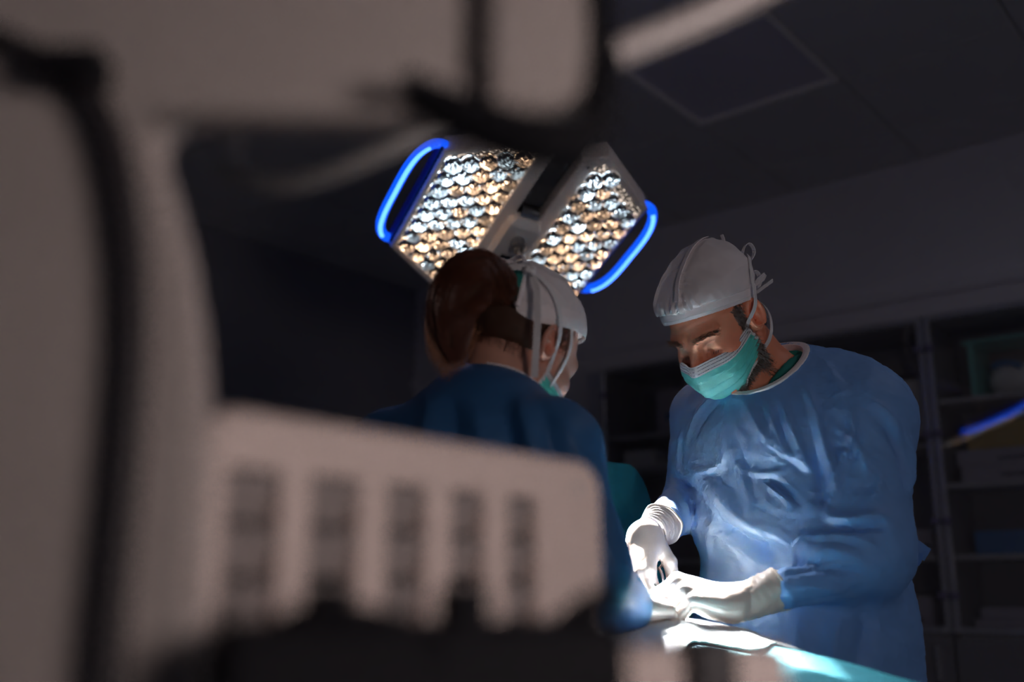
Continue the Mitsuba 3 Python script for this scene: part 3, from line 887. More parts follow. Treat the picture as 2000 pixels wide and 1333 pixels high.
def man_gown(P):
    d = man_torso(P)
    # the blouse that hangs over the tied waist
    d = smin(d, s_ell(P, chest + MF * .055 + ML * .01 + [0, 0, -.105], (.175, .105, .085), MB), .05)
    d = smin(d, s_cap(P, hip, hip + [0.02, 0, -.55], .18, .215), .10)
    sl = s_cap(P, shL, elL, .086, .076)
    sl = smin(sl, s_cap(P, elL, wrL + (elL - wrL) * .26, .077, .030), .045)
    sr = s_cap(P, shR, elR, .066, .054)
    sr = smin(sr, s_cap(P, elR, wrR + (elR - wrR) * .22, .055, .036), .02)
    d = smin(d, sl, .035)
    d = smin(d, sr, .012)
    return d


# neck opening: an oval in a plane that faces forward and up
on = unit(np.array([0, 0, .82]) + MF * .57)
oc = at(1488, 716, 1.915)
OB = np.array([ML, np.cross(on, ML), on])
oa = np.linspace(0, 2 * np.pi, 64, endpoint=False)


def opening(P):
    q = (P - oc) @ OB.T
    return np.maximum(np.sqrt((q[..., 0] / .086) ** 2 + (q[..., 1] / .090) ** 2) - 1, 0 * q[..., 0] - 9) * .086


def man_gown_open(P):
    d = man_gown(P)
    q = (P - oc) @ OB.T
    r = (np.sqrt((q[..., 0] / .084) ** 2 + (q[..., 1] / .090) ** 2) - 1) * .084
    hole = np.maximum(r, -.09 - q[..., 2])
    return smax(d, -hole, .006)


g = nets(man_gown_open, [.10, 1.55, .34], [.95, 2.35, 1.66], .0058)
gv, gn = np.array(g.vertices), vnormals(g)
hgt = creases(gv, gn, .0030, 9.0, 3)
FOLDS = [
    # (places along the fold, width, height): the overhanging blouse over the tied waist first
    ([(1374, 968), (1420, 1028), (1490, 1068), (1560, 1090), (1608, 1096)], .034, -.040), ([(1372, 935), (1400, 988), (1470, 1036), (1550, 1060), (1610, 1058)], .042, .024),
    ([(1443, 778), (1471, 812), (1488, 847), (1512, 878), (1560, 902), (1580, 916)], .020, .011), ([(1484, 856), (1512, 880), (1543, 902), (1575, 926)], .013, -.008),
    ([(1533, 795), (1543, 833), (1560, 874), (1576, 915)], .015, .010), ([(1522, 800), (1530, 840), (1545, 875)], .013, -.007),
    ([(1576, 760), (1590, 800), (1600, 840), (1602, 870)], .014, .009), ([(1602, 850), (1620, 900), (1632, 945), (1618, 985)], .016, .012), ([(1590, 850), (1600, 910), (1606, 960), (1600, 1010)], .014, -.011),
    ([(1662, 808), (1664, 847), (1648, 895), (1630, 942)], .017, .011), ([(1676, 830), (1672, 870), (1655, 910)], .013, -.007),
    ([(1719, 925), (1712, 962), (1694, 988)], .015, .009), ([(1735, 1010), (1681, 1014), (1636, 1017), (1614, 996)], .016, .012), ([(1730, 1028), (1680, 1032), (1630, 1034)], .013, -.009),
    ([(1419, 778), (1415, 847), (1411, 905)], .020, .006), ([(1429, 854), (1443, 909), (1457, 950), (1471, 1002)], .014, .008), ([(1440, 850), (1455, 900), (1472, 950)], .012, -.006),
    ([(1353, 918), (1388, 917), (1410, 902)], .012, .008), ([(1498, 948), (1526, 969), (1545, 986)], .011, .007), ([(1440, 910), (1484, 926), (1543, 914)], .011, .006), ([(1500, 935), (1530, 955), (1560, 985)], .014, -.009),
    ([(1347, 861), (1364, 812), (1396, 776)], .014, .008), ([(1358, 870), (1378, 818), (1410, 785)], .012, -.006), ([(1380, 930), (1420, 985), (1450, 1015)], .012, .006),
    ([(1600, 700), (1630, 740), (1650, 790)], .016, .006), ([(1702, 785), (1748, 833), (1757, 865)], .014, .009), ([(1719, 826), (1745, 861), (1764, 916), (1768, 971)], .018, -.014), ([(1765, 840), (1778, 900), (1768, 970)], .018, .010),
    ([(1640, 840), (1690, 900), (1700, 940)], .010, .005), ([(1500, 790), (1515, 840), (1525, 870)], .013, .006),
    ([(1560, 1098), (1600, 1080), (1680, 1096)], .016, .009), ([(1530, 1128), (1600, 1112), (1700, 1130)], .013, -.007), ([(1522, 1162), (1580, 1148), (1660, 1166)], .014, .008), ([(1540, 1182), (1600, 1172), (1680, 1150)], .012, -.006),
    ([(1530, 1140), (1545, 1165), (1540, 1195)], .011, .006), ([(1590, 1060), (1640, 1050), (1700, 1062)], .013, .007),
    ([(1315, 955), (1335, 985), (1345, 1030)], .013, .007), ([(1308, 985), (1322, 1010), (1326, 1045)], .011, .006), ([(1335, 950), (1353, 985), (1360, 1020)], .012, -.008), ([(1292, 1000), (1302, 1020), (1298, 1048)], .010, .005),
    ([(1316, 930), (1340, 945), (1360, 958)], .014, -.010), ([(1335, 840), (1328, 880), (1330, 920)], .013, .006), ([(1320, 905), (1335, 925), (1350, 930)], .011, .007),
    ([(1392, 1010), (1385, 1070), (1384, 1130)], .018, .007), ([(1440, 1080), (1460, 1150), (1470, 1190)], .024, .005), ([(1500, 1090), (1490, 1140), (1500, 1180)], .022, .005),
    ([(1700, 1165), (1690, 1230), (1670, 1300)], .028, -.014), ([(1560, 1215), (1555, 1260), (1550, 1310)], .024, .008), ([(1640, 1200), (1630, 1260), (1620, 1310)], .026, .010),
]


def hit(fn, px, py, t0=1.3):
    """Where the line of sight meets the cloth."""
    d, t = unit(ray(px, py)), t0
    for _ in range(60):
        e = float(fn((EYE + d * t)[None])[0])
        if abs(e) < 4e-4 or t > 3:
            break
        t += e * .9
    return EYE + d * t if t < 2.6 else None


def sculpt(v, fn, folds, t0=1.3):
    h = np.zeros(len(v))
    for px, w, amp in folds:
        pts = [q for q in (hit(fn, x, y, t0) for x, y in px) if q is not None]
        if len(pts) > 1 and max(np.linalg.norm(np.diff(pts, axis=0), axis=1)) < .16:
            h += fold(v, np.array(pts), w, amp, 1.35)
    return h


hgt = hgt + sculpt(gv, man_gown, FOLDS)
# armhole seams
hole_r = (np.sqrt((((gv - oc) @ OB.T)[:, 0] / .084) ** 2 + (((gv - oc) @ OB.T)[:, 1] / .09) ** 2) - 1) * .084
hgt = hgt * np.clip(hole_r / .02, 0, 1)
gown = displace(g, hgt)
gown = gown.subdivide()
gv2 = np.array(gown.vertices)
gown = displace(gown, (creases(gv2 + .3, None, .0030, 21.0, 13) + .0009 * (ridged(gv2 * 95, 2, 3) - .4)) * np.clip((np.sqrt((((gv2 - oc) @ OB.T)[:, 0] / .084) ** 2 + (((gv2 - oc) @ OB.T)[:, 1] / .09) ** 2) - 1) * .084 / .02, 0, 1))
part(M + '__gown', gown, 'mat_gown', True)


# neck band along the opening's edge
ring_in = oc + (np.cos(oa)[:, None] * .083 * OB[0] + np.sin(oa)[:, None] * .089 * OB[1])
ring_out = oc + (np.cos(oa)[:, None] * .096 * OB[0] + np.sin(oa)[:, None] * .102 * OB[1])
ro = on_gown(ring_out, man_gown, on)
zo = gaussian_filter1d((ro - ring_out) @ on, 2, mode='wrap')
ro = ring_out + zo[:, None] * on
ri = ring_in + (zo - .001)[:, None] * on
mid = (ro + ri) / 2 + on * .008
band = np.stack([ro - on * .003, ro + on * .005, mid, ri + on * .005, ri - on * .008], 1)
part(M + '__gown__neck_band', grid_mesh(band[np.r_[0:64, 0]]), 'mat_cap_band', 60)
# tie of the gown at the back of the waist
t0 = at(1755, 1050, 1.93)
part(M + '__gown__tie', ribbon([t0, at(1785, 1068, 1.93), at(1812, 1085, 1.92)], [.02, .03, .026], [0.1, -.2, 1], 16, .001), 'mat_gown', False)
part(M + '__gown__tie', ribbon([t0, at(1776, 1080, 1.92), at(1800, 1096, 1.90)], [.018, .024, .022], [0.5, -.2, .8], 16, .001), 'mat_gown', False)

# the body: one continuous skin from the head to the feet
ankL, ankR = np.array([hip[0] + .12, hip[1] - .06, .09]), np.array([hip[0] - .06, hip[1] + .07, .09])


def man_body(P):
    d = head_sdf((P - HC) @ HF.T)
    d = smin(d, s_cap(P, HC + np.array([0, -.025, -.045]) @ HF, nb + [0, 0, -.02], .060, .066), .03)
    d = smin(d, s_cap(P, HC + np.array([0, .03, -.09]) @ HF, nb + MF * .04 + [0, 0, -.05], .030, .03), .035)
    d = smin(d, man_torso(P) + .030, .03)
    for a, b, ra, rb in ((shL, elL, .055, .045), (elL, wrL, .024, .006), (shR, elR, .055, .045), (elR, wrR, .024, .006)):
        d = smin(d, s_cap(P, a, b, ra, rb), .02)
    for s, an in ((1, ankL), (-1, ankR)):
        top = hip + ML * .09 * s + [0, 0, -.08]
        kn = (top + an) / 2 + MF * .02
        d = smin(d, s_cap(P, top, kn, .085, .058), .04)
        d = smin(d, s_cap(P, kn, an, .056, .038), .03)
        d = smin(d, s_cap(P, an + [0, 0, -.045], an + MF * .15 + [0, 0, -.055], .036, .03), .03)
    return d


lo_cut = HC[2] - .27
hd = nets(man_body, HC + [-.16, -.17, -.27], HC + [.22, .19, .14], .0031)
bd = nets(lambda P: np.maximum(man_body(P), P[..., 2] - lo_cut - .02), [.10, 1.5, 0], [1.0, 2.45, lo_cut + .03], .014)
hv = np.array(hd.vertices)
W = lambda *c: HC + np.array(c) @ HF
SK = (.80, .29, .165)
# wrinkles of the brow
loc = (hv - HC) @ HF.T
wr = np.zeros(len(hv))
for zz in (.040, .050, .060):
    wr -= .0009 * np.exp(-((loc[:, 2] - zz - .004 * np.sin(loc[:, 0] * 60)) / .0018) ** 2) * (loc[:, 1] > .03)
for xx in (-.006, .007):
    wr -= .0012 * np.exp(-((loc[:, 0] - xx) / .0018) ** 2 - ((loc[:, 2] - .026) / .010) ** 2) * (loc[:, 1] > .05)
hd = displace(hd, wr)
col = skin_colors(hv, SK, [(W(0, .12, -.036), .018), (W(.077, -.005, -.01), .03), (W(.05, .065, -.03), .025)], [(W(.032, .09, .002), .012), (W(-.032, .09, .002), .012)])
body = trimesh.Trimesh(np.vstack([hd.vertices, bd.vertices]), np.vstack([hd.faces, bd.faces + len(hd.vertices)]), process=False)
part(M + '__body', body, 'mat_skin', True, color=np.vstack([col, np.tile(SK, (len(bd.vertices), 1))]))


# scrub top that shows in the neck opening, with its V neck
def man_scrub(P):
    d = smin(man_torso(P) + .018, s_cap(P, HC + np.array([0, -.03, -.12]) @ HF, nb + [0, 0, -.03], .073, .092), .03)
    q = (P - nb) @ MB.T
    v = np.maximum(np.abs(q[..., 0] + .01) - np.clip(q[..., 2] + .075, 0, .2) * .62 - .004, .02 - q[..., 1])
    d = smax(d, -v, .004)
    return np.maximum(np.maximum(d, q[..., 2] - .05 - .35 * q[..., 1] * (q[..., 1] < 0)), nb[2] - .2 - P[..., 2])


sc = nets(man_scrub, nb + [-.2, -.2, -.21], nb + [.2, .2, .12], .006)
part(M + '__scrub_top', sc, 'mat_scrub', True)
trouser = nets(lambda P: np.maximum(np.maximum(smin(s_cap(P, hip + ML * .09, ankL + [0, 0, .03], .11, .085), s_cap(P, hip - ML * .09, ankR + [0, 0, .03], .11, .085), .03), P[..., 2] - .85), .10 - P[..., 2]), [.2, 1.5, .08], [1.0, 2.4, .87], .016)
part(M + '__scrub_trousers', trouser, 'mat_scrub', True)
for an in (ankL, ankR):
    part(M + '__shoe', nets(lambda P: np.maximum(smin(s_cap(P, an + [0, 0, -.03], an + MF * .15 + [0, 0, -.045], .05, .045), s_cap(P, an + [0, 0, -.03], an + [0, 0, 0.0], .05, .045), .02), -P[..., 2] + .001), an + [-.3, -.3, -.1], an + [.3, .3, .1], .012), 'mat_shoe', True)

# surgical cap: a baggy crown sewn to a band
bz = lambda P: P @ HF.T
cap_n = unit(np.array([0.0, -.36, .93]))            # normal of the band's plane in the head's frame
cap_o = np.array([0, .03, .037])


def cap_sdf(P):
    d = s_ell(P, (0, -.008, .048), (.095, .113, .089))
    return smin(d, s_ell(P, (0, -.060, .082), (.062, .06, .052)), .05)


def man_cap(P):
    q = (P - HC) @ HF.T
    return np.maximum(cap_sdf(q), .018 - (q - cap_o) @ cap_n)


cp = nets(man_cap, HC + [-.2, -.2, -.14], HC + [.24, .22, .24], .004)
cv = np.array(cp.vertices)
ql = (cv - HC) @ HF.T
band_h = (ql - cap_o) @ cap_n
n_c = vnormals(cp)
az = np.arctan2(ql[:, 0], ql[:, 1])
gath = (.0006 + .0034 * np.exp(-((ql[:, 0] - .018) / .03) ** 2)) * np.exp(-np.clip(band_h - .018, 0, None) / .022) * (np.sin(az * 34 + 2 * meshkit.noise(ql * 30)) + .4)        # gathers above the band
soft = .009 * (meshkit.fbm(ql * [22, 22, 16], 3, 8) - .5) + .0065 * (ridged(ql * 17, 2, 5) - .35)
seam = .0024 * np.exp(-((ql[:, 0] - .018) / .0035) ** 2)
sgath = .0016 * np.exp(-((ql[:, 0] - .018) / .014) ** 2) * np.sin(ql[:, 1] * 520) * (ql[:, 1] > .03)
cp = displace(cp, np.where(band_h > .017, gath + soft + seam + sgath, 0) - .006 * np.exp(-np.clip(band_h - .018, 0, 1) / .010))
part(M + '__surgical_cap', cp, 'mat_cap', True)


bp = band_ring(lambda P: np.minimum(s_ell(P, (0, -.012, .04), (.084, .103, .088)), head_sdf(P)), -.012, .024, o=cap_o, n=cap_n)
for j_ in (1, -1):
    part(M + '__surgical_cap__stitch_line', move(tube(bp[::3, j_] * 1.004, .0009, 5, 90, cap=False), HF, HC), 'mat_tape', 30)
part(M + '__surgical_cap__band', move(shell(bp, .0012), HF, HC), 'mat_cap_band', 40)
seam_p = []
for yy in np.linspace(.085, -.09, 30):
    zz = np.linspace(.25, 0, 300)
    d = cap_sdf(np.stack([np.full(300, .018), np.full(300, yy), zz], -1))
    seam_p.append([.018, yy, zz[np.argmax(d < 0)] + .008])
part(M + '__surgical_cap__seam', move(ribbon(seam_p, .009, [1, 0, 0], 60, .0008), HF, HC), 'mat_cap_band', 30)
# ties of the cap: a loop, a knot, an end
kb = np.array([.0, -.137, .038])
part(M + '__surgical_cap__tie', move(ribbon([kb + q for q in np.array([(0.03, .0, .012), (.032, -.02, .030), (.034, -.040, .026), (.034, -.042, .010), (.032, -.022, .000), (.03, 0, .0)])], .008, [1, .1, .2], 30), HF, HC), 'mat_tape', 30)
part(M + '__surgical_cap__tie', move(ribbon([kb + q for q in np.array([(0.03, .01, -.02), (.034, -.012, -.025), (.03, -.016, -.045), (.028, .0, -.055)])], .009, [1, .1, .2], 20), HF, HC), 'mat_tape', 30)
part(M + '__surgical_cap__tie', move(ribbon([np.array([.015, -.112, .095]), np.array([.016, -.132, .104]), np.array([.016, -.136, .118])], .008, [1, .1, .2], 12), HF, HC), 'mat_tape', 30)

# face mask
face_mask(M, HF, HC)
kn2 = np.array([.012, -.108, -.022])
for q in ([(0, 0, 0), (.02, -.028, .020), (.03, -.050, .020), (.02, -.046, .010)], [(0, 0, 0), (.024, -.024, .003), (.036, -.055, .0)], [(0, 0, 0), (.012, -.03, .012), (.022, -.048, .012)]):
    part(M + '__face_mask__tie', move(ribbon([kn2 + np.array(z) for z in q], .008, [.3, .2, 1], 14), HF, HC), 'mat_tape', 30)

# beard, brows, lashes, the hair under the cap
rng = np.random.default_rng(11)
htree = cKDTree(hd.vertices)
hn = vnormals(hd)
lv = (np.array(hd.vertices) - HC) @ HF.T
ax_, ay, az_ = np.abs(lv[:, 0]), lv[:, 1], lv[:, 2]
beard = ((ay > .006) & (ay < .032) & (az_ < .034 - .2 * (ay - .01)) & (az_ > -.125) & (ax_ > .02)) | ((az_ < -.088) & (ay > .0) & (ay < .085) & (az_ > -.15) & ((hn @ HF.T)[:, 2] < -.2))
beard &= ~((ax_ > .074) & (ay < .012)) & (az_ > -.135 + .3 * np.clip(.05 - ay, 0, 1))
scalp = (ay < .022) & (ay > -.02) & (az_ > .0) & (az_ < .05) & (ax_ > .06) & ~((ax_ > .079))
nape = (ay < -.045) & (az_ < .05) & (az_ > -.05)


def hairs(mask, n, length, rad, fall, spread, lift, S=5, seed=0):
    r = np.random.default_rng(seed)
    idx = r.choice(np.flatnonzero(mask), n)
    o = lv[idx] + r.normal(0, .0012, (n, 3))
    nr = hn[idx] @ HF.T
    d = unit(np.asarray(fall) + r.normal(0, spread, (n, 3)) + nr * lift)
    L = length * r.uniform(.45, 1.1, (n, 1))
    t = np.linspace(0, 1, S)[None, :, None]
    bend = unit(np.asarray(fall) + r.normal(0, spread, (n, 3)))
    p = o[:, None] - nr[:, None] * .0008 + d[:, None] * L[:, None] * t + bend[:, None] * L[:, None] * t ** 2 * .5
    return move(strands(p, rad), HF, HC)


part(M + '__beard', cat([hairs(beard, 5600, .010, .00042, (0, -.25, -1), .38, .55, seed=1), hairs(scalp, 900, .012, .0004, (0, -.3, -1), .25, .2, seed=2)]), 'mat_hair_dark', False)
part(M + '__beard__grey_hairs', cat([hairs(beard, 3400, .0115, .00045, (0, -.2, -1), .42, .65, seed=3), hairs(scalp, 500, .012, .0004, (0, -.3, -1), .25, .2, seed=4)]), 'mat_hair_grey', False)
tag(M + '__beard__grey_hairs', 'grey flecks of the beard')
part(M + '__hair', hairs(nape, 1500, .016, .0004, (0, -.2, -1), .25, .25, seed=5), 'mat_hair_dark', False)
for s in (-1, 1):
    br = (np.abs(lv[:, 0] * s - .031) < .024) & (np.abs(lv[:, 2] - .018 - .004 * np.sin((lv[:, 0] * s - .01) * 70)) < .0036) & (lv[:, 1] > .05)
    part(M + '__eyebrow', hairs(br, 260, .009, .00035, (.9 * s, -.25, .02), .28, .35, seed=20 + s), 'mat_hair_dark', False)
    la = (np.abs(lv[:, 0] * s - .0315) < .015) & (np.abs(lv[:, 2] + .0150 + 9 * (lv[:, 0] * s - .0315) ** 2) < .0014) & (lv[:, 1] > .06)
    if la.sum() > 3:
        part(M + '__eyelash', hairs(la, 26, .0045, .00028, (.15 * s, .8, -.55), .2, .3, seed=30 + s), 'mat_hair_dark', False)

# gloved hands
e = unit(wrL - elL)
flexA = {'index': (54, 24, 12), 'middle': (58, 28, 14), 'ring': (68, 50, 30), 'little': (70, 74, 48)}
yL = unit(np.array([-.90, -.14, .24]))
RL = np.array([np.cross(yL, unit(np.array([.42, -.36, .85]))), yL, [0, 0, 0]])
RL[0] = unit(RL[0])
RL[2] = np.cross(RL[0], RL[1])
wL = at(1442, 1183, 1.71)
gl, tipsL, _ = hand_mesh(flexA, RL, wL, mirror=True, wrist_dir=((elL - wL) / np.linalg.norm(elL - wL) * .085) @ RL.T, scale=1.13, thumb=[(-.75, .55, -.5), (-.5, .75, -.55), (-.3, .8, -.6)])
part(M + '__glove', gl, 'mat_glove', True)
tag(M + '__glove', 'left glove, flat on the drape, brightest in the light')


for w, el, r0, r1, ln, sd in ((wL + unit(elL - wL) * -.004, elL, .0265, .0355, .085, 1), (wrR + unit(elR - wrR) * -.022, elR, .0275, .040, .036, 2)):
    P = cuff(w, el, r0, r1, ln, sd)
    k = part(M + '__glove_cuff', shell(P[np.r_[0:72, 0]], .0012), 'mat_glove', 60)
    rim = P[np.r_[0:72:3, 0], -1]
    part(k + '__rolled_rim', tube(rim, .0026, 8, 100, cap=False), 'mat_glove_rim', True)
# right hand: hangs from the bent wrist and grips the needle holder
flexB = {'index': (30, 30, 15), 'middle': (40, 40, 25), 'ring': (48, 52, 30), 'little': (52, 55, 35)}
yR = unit(np.array([-.22, -.42, -.88]))
zR = unit(np.array([-.72, -.55, .40]))
RR = np.array([unit(np.cross(yR, zR)), yR, [0, 0, 0]])
RR[2] = np.cross(RR[0], RR[1])
wR = wrR + np.array([-.025, -.015, -.005])
gr, tipsR, fR = hand_mesh(flexB, RR, wR, wrist_dir=((elR - wR) / np.linalg.norm(elR - wR) * .08) @ RR.T, thumb=[(-.35, .75, -.55), (-.02, .9, -.45), (.1, .95, -.2)])
part(M + '__glove', gr, 'mat_glove', True)
tag(M + '__glove_001', 'right glove, hanging from the bent wrist with the needle holder')
for k in ('beard', 'beard__grey_hairs', 'hair', 'eyebrow', 'eyebrow_001', 'eyelash', 'eyelash_001'):
    labels.setdefault(M + '__' + k, {})['kind'] = 'stuff'
tag(M, 'bearded surgeon in light blue gown, white cap and green mask, bending over the drape', 'person', 'surgeons')
# ------------------------------------------------------------------ the surgeon seen from behind
W_ = 'person_001'
T2 = math.radians(36)
WF, WR = np.array([math.sin(T2), math.cos(T2), 0]), np.array([math.cos(T2), -math.sin(T2), 0])     # her front, her right
WB = np.array([WR, WF, [0, 0, 1.0]])
lean2 = unit(np.array([0, 0, 1.0]) + .16 * WF)
WT = np.array([WR, np.cross(lean2, WR), lean2])
HF2 = head_frame(180 + 50, 34, 4)
HC2 = at(1020, 682, 1.64)
nb2 = at(940, 846, 1.57)
sR, eR, wRr = at(1082, 880, 1.50), at(1135, 1120, 1.45), at(1218, 1182, 1.64)
sL, eL, wLl = at(762, 888, 1.66), at(765, 1130, 1.70), at(1120, 1180, 1.86)
hip2, ch2 = at(880, 1400, 1.40), at(925, 960, 1.585)


def w_torso(P):
    d = s_ell(P, hip2, (.185, .15, .22), WB)
    d = smin(d, s_ell(P, ch2, (.165, .125, .212), WT), .12)
    d = smin(d, s_cap(P, ch2 + [0, 0, -.1], hip2 + [0, 0, .05], .14, .15), .1)
    d = smin(d, s_cap(P, sR, nb2 - [0, 0, .035], .062, .052), .07)
    d = smin(d, s_cap(P, sL, nb2 - [0, 0, .035], .062, .052), .07)
    return d


def w_gown(P):
    d = w_torso(P)
    d = smin(d, s_cap(P, hip2, hip2 + [0, 0, -.55], .17, .21), .1)
    a = smin(s_cap(P, sR, eR, .070, .066), s_cap(P, eR, wRr, .064, .046), .04)
    b = smin(s_cap(P, sL, eL, .070, .066), s_cap(P, eL, wLl, .064, .046), .04)
    d = smin(d, s_cap(P, nb2 - [0, 0, .05], nb2 + [0, 0, -.005] + WF * .01, .07, .062), .05)
    return smin(smin(d, a, .03), b, .03)


on2 = unit(np.array([0, 0, .92]) + WF * .40)
oc2 = nb2 + WF * .055 + np.array([0, 0, .012])
OB2 = np.array([WR, np.cross(on2, WR), on2])


def w_open(P):
    d = w_gown(P)
    q = (P - oc2) @ OB2.T
    r = (np.sqrt((q[..., 0] / .068) ** 2 + (q[..., 1] / .078) ** 2) - 1) * .068
    return smax(d, -np.maximum(r, -.08 - q[..., 2]), .006)


g2 = nets(w_open, [-.50, 1.05, .34], [.42, 2.02, 1.47], .0075)
v2 = np.array(g2.vertices)
h2 = creases(v2, None, .0045, 8.0, 21)
h2 = h2 + sculpt(v2, w_gown, [([(1010, 780), (1035, 860), (1060, 950)], .03, .012), ([(985, 790), (1000, 880), (1010, 960)], .028, -.010), ([(1060, 800), (1075, 870), (1090, 960)], .022, -.012),
                              ([(880, 780), (890, 860), (880, 950)], .03, -.012), ([(840, 780), (835, 850), (825, 930)], .03, .010), ([(790, 770), (765, 830), (750, 900)], .03, .008), ([(930, 800), (940, 870), (945, 940)], .025, .009),
                              ([(1100, 820), (1130, 900), (1150, 990)], .02, .008), ([(1160, 1050), (1190, 1080), (1215, 1100)], .016, .007)], 1.15)
q2 = (v2 - oc2) @ OB2.T
h2 = h2 * np.clip((np.sqrt((q2[:, 0] / .068) ** 2 + (q2[:, 1] / .078) ** 2) - 1) * .068 / .02, 0, 1)
part(W_ + '__gown', displace(g2, h2), 'mat_gown_dark', True)
ri2, ro2 = (oc2 + np.cos(oa)[:, None] * a_ * OB2[0] + np.sin(oa)[:, None] * b_ * OB2[1] for a_, b_ in ((.067, .077), (.086, .097)))
w_o = on_gown(ro2, w_gown, on2)
zo2 = gaussian_filter1d((w_o - ro2) @ on2, 2, mode='wrap')[:, None] * on2
bd2 = np.stack([ro2 + zo2 - on2 * .006, ro2 + zo2 + on2 * .006, (ro2 + ri2) / 2 + zo2 + on2 * .013, ri2 + zo2 + on2 * .010, ri2 + zo2 - on2 * .008], 1)
part(W_ + '__gown__neck_band', grid_mesh(bd2[np.r_[0:64, 0]]), 'mat_cap_band', 60)

an2 = [hip2 * [1, 1, 0] + WR * .09 + [0, 0, .09], hip2 * [1, 1, 0] - WR * .09 + [0, 0, .09]]


def w_body(P):
    d = head_sdf((P - HC2) @ HF2.T, True)
    d = smin(d, s_cap(P, HC2 + np.array([0, -.025, -.045]) @ HF2, nb2 + [0, 0, -.02] + WF * .012, .051, .056), .03)
    d = smin(d, s_cap(P, HC2 + np.array([0, .03, -.085]) @ HF2, nb2 + WF * .06 + [0, 0, -.06], .028, .03), .035)
    d = smin(d, w_torso(P) + .024, .03)
    for a, b, ra, rb in ((sR, eR, .045, .038), (eR, wRr, .038, .025), (sL, eL, .045, .038), (eL, wLl, .038, .025)):
        d = smin(d, s_cap(P, a, b, ra, rb), .02)
    for s, an in zip((1, -1), an2):
        top = hip2 + WR * .085 * s + [0, 0, -.08]
        kn = (top + an) / 2 + WF * .02
        d = smin(d, s_cap(P, top, kn, .08, .054), .04)
        d = smin(d, s_cap(P, kn, an, .052, .035), .03)
        d = smin(d, s_cap(P, an + [0, 0, -.045], an + WF * .14 + [0, 0, -.055], .034, .028), .03)
    return d


cut2 = HC2[2] - .24
hd2 = nets(w_body, HC2 + [-.19, -.18, -.24], HC2 + [.17, .18, .14], .0033)
bdy2 = nets(lambda P: np.maximum(w_body(P), P[..., 2] - cut2 - .02), [-.47, 1.02, 0], [.45, 2.05, cut2 + .03], .015)
lw = (np.array(hd2.vertices) - HC2) @ HF2.T
SK2 = (.58, .30, .22)
W2 = lambda *c: HC2 + np.array(c) @ HF2
c2 = skin_colors(np.array(hd2.vertices), SK2, [(W2(-.078, -.005, -.01), .03)], [])
part(W_ + '__body', trimesh.Trimesh(np.vstack([hd2.vertices, bdy2.vertices]), np.vstack([hd2.faces, bdy2.faces + len(hd2.vertices)]), process=False), 'mat_skin', True,
     color=np.vstack([c2, np.tile(SK2, (len(bdy2.vertices), 1))]))
for an in an2:
    part(W_ + '__shoe', nets(lambda P: np.maximum(smin(s_cap(P, an + [0, 0, -.03], an + WF * .14 + [0, 0, -.045], .046, .042), s_cap(P, an + [0, 0, -.03], an, .046, .046), .02), -P[..., 2] + .001), an + [-.3, -.3, -.1], an + [.3, .3, .1], .012), 'mat_shoe', True)
part(W_ + '__scrub_trousers', nets(lambda P: np.maximum(np.maximum(smin(s_cap(P, hip2 + WR * .085, an2[0] + [0, 0, .03], .10, .08), s_cap(P, hip2 - WR * .085, an2[1] + [0, 0, .03], .10, .08), .03), P[..., 2] - .80), .10 - P[..., 2]), [-.47, 1.02, .08], [.45, 2.05, .82], .016), 'mat_scrub', True)

# cap: open at the back where the hair comes out
cn2 = unit(np.array([0.0, -.52, .85]))
co2 = np.array([0, .03, .046])


def wcap_sdf(q):
    d = s_ell(q, (0, -.010, .040), (.085, .104, .083))
    d = smin(d, s_ell(q, (0, -.03, .072), (.07, .075, .056)), .05)
    return d


def w_cap(P):
    q = (P - HC2) @ HF2.T
    d = np.maximum(wcap_sdf(q), .012 - (q - co2) @ cn2)
    return np.maximum(d, -(q[..., 1] + .092 + .15 * (q[..., 2] - .06)))


cp2 = nets(w_cap, HC2 + [-.2, -.2, -.12], HC2 + [.2, .22, .22], .004)
qc = (np.array(cp2.vertices) - HC2) @ HF2.T
bh2 = (qc - co2) @ cn2
pk = .007 * (ridged(qc * [16, 13, 16], 2, 31) - .4) + .003 * (ridged(qc * 34, 2, 35) - .4)
cp2 = displace(cp2, np.where(bh2 > .014, pk + .0018 * np.exp(-np.clip(bh2 - .012, 0, 1) / .02) * np.sin(np.arctan2(qc[:, 0], qc[:, 1]) * 40), 0))
part(W_ + '__surgical_cap', cp2, 'mat_cap', True)
bp2 = band_ring(lambda P: np.minimum(wcap_sdf(P) + .002, head_sdf(P, True)), -.014, .018, o=co2, n=cn2, out=.003)
ang = np.arange(97)
keep = np.linalg.norm((bp2[:, 0] - np.array([0, -.13, 0])) * [1, 1, .0], axis=1) > .075
i0 = np.flatnonzero(~keep)
bp2 = np.roll(bp2[:-1], -int(np.median(i0)), axis=0)
nk = int((~keep).sum() // 2) + 1
bp2 = bp2[nk:-nk]
part(W_ + '__surgical_cap__band', move(shell(bp2, .0012), HF2, HC2), 'mat_cap_band', 40)
part(W_ + '__surgical_cap__rear_hem', move(tube([(-.078, -.088, .00), (-.066, -.098, .05), (-.040, -.103, .095), (0, -.102, .122), (.040, -.103, .095), (.066, -.098, .05), (.078, -.088, .00)], .0045, 10, 60, flat=.6), HF2, HC2), 'mat_cap_band', 40)
face_mask(W_, HF2, HC2, False, (0, .004, -.022))
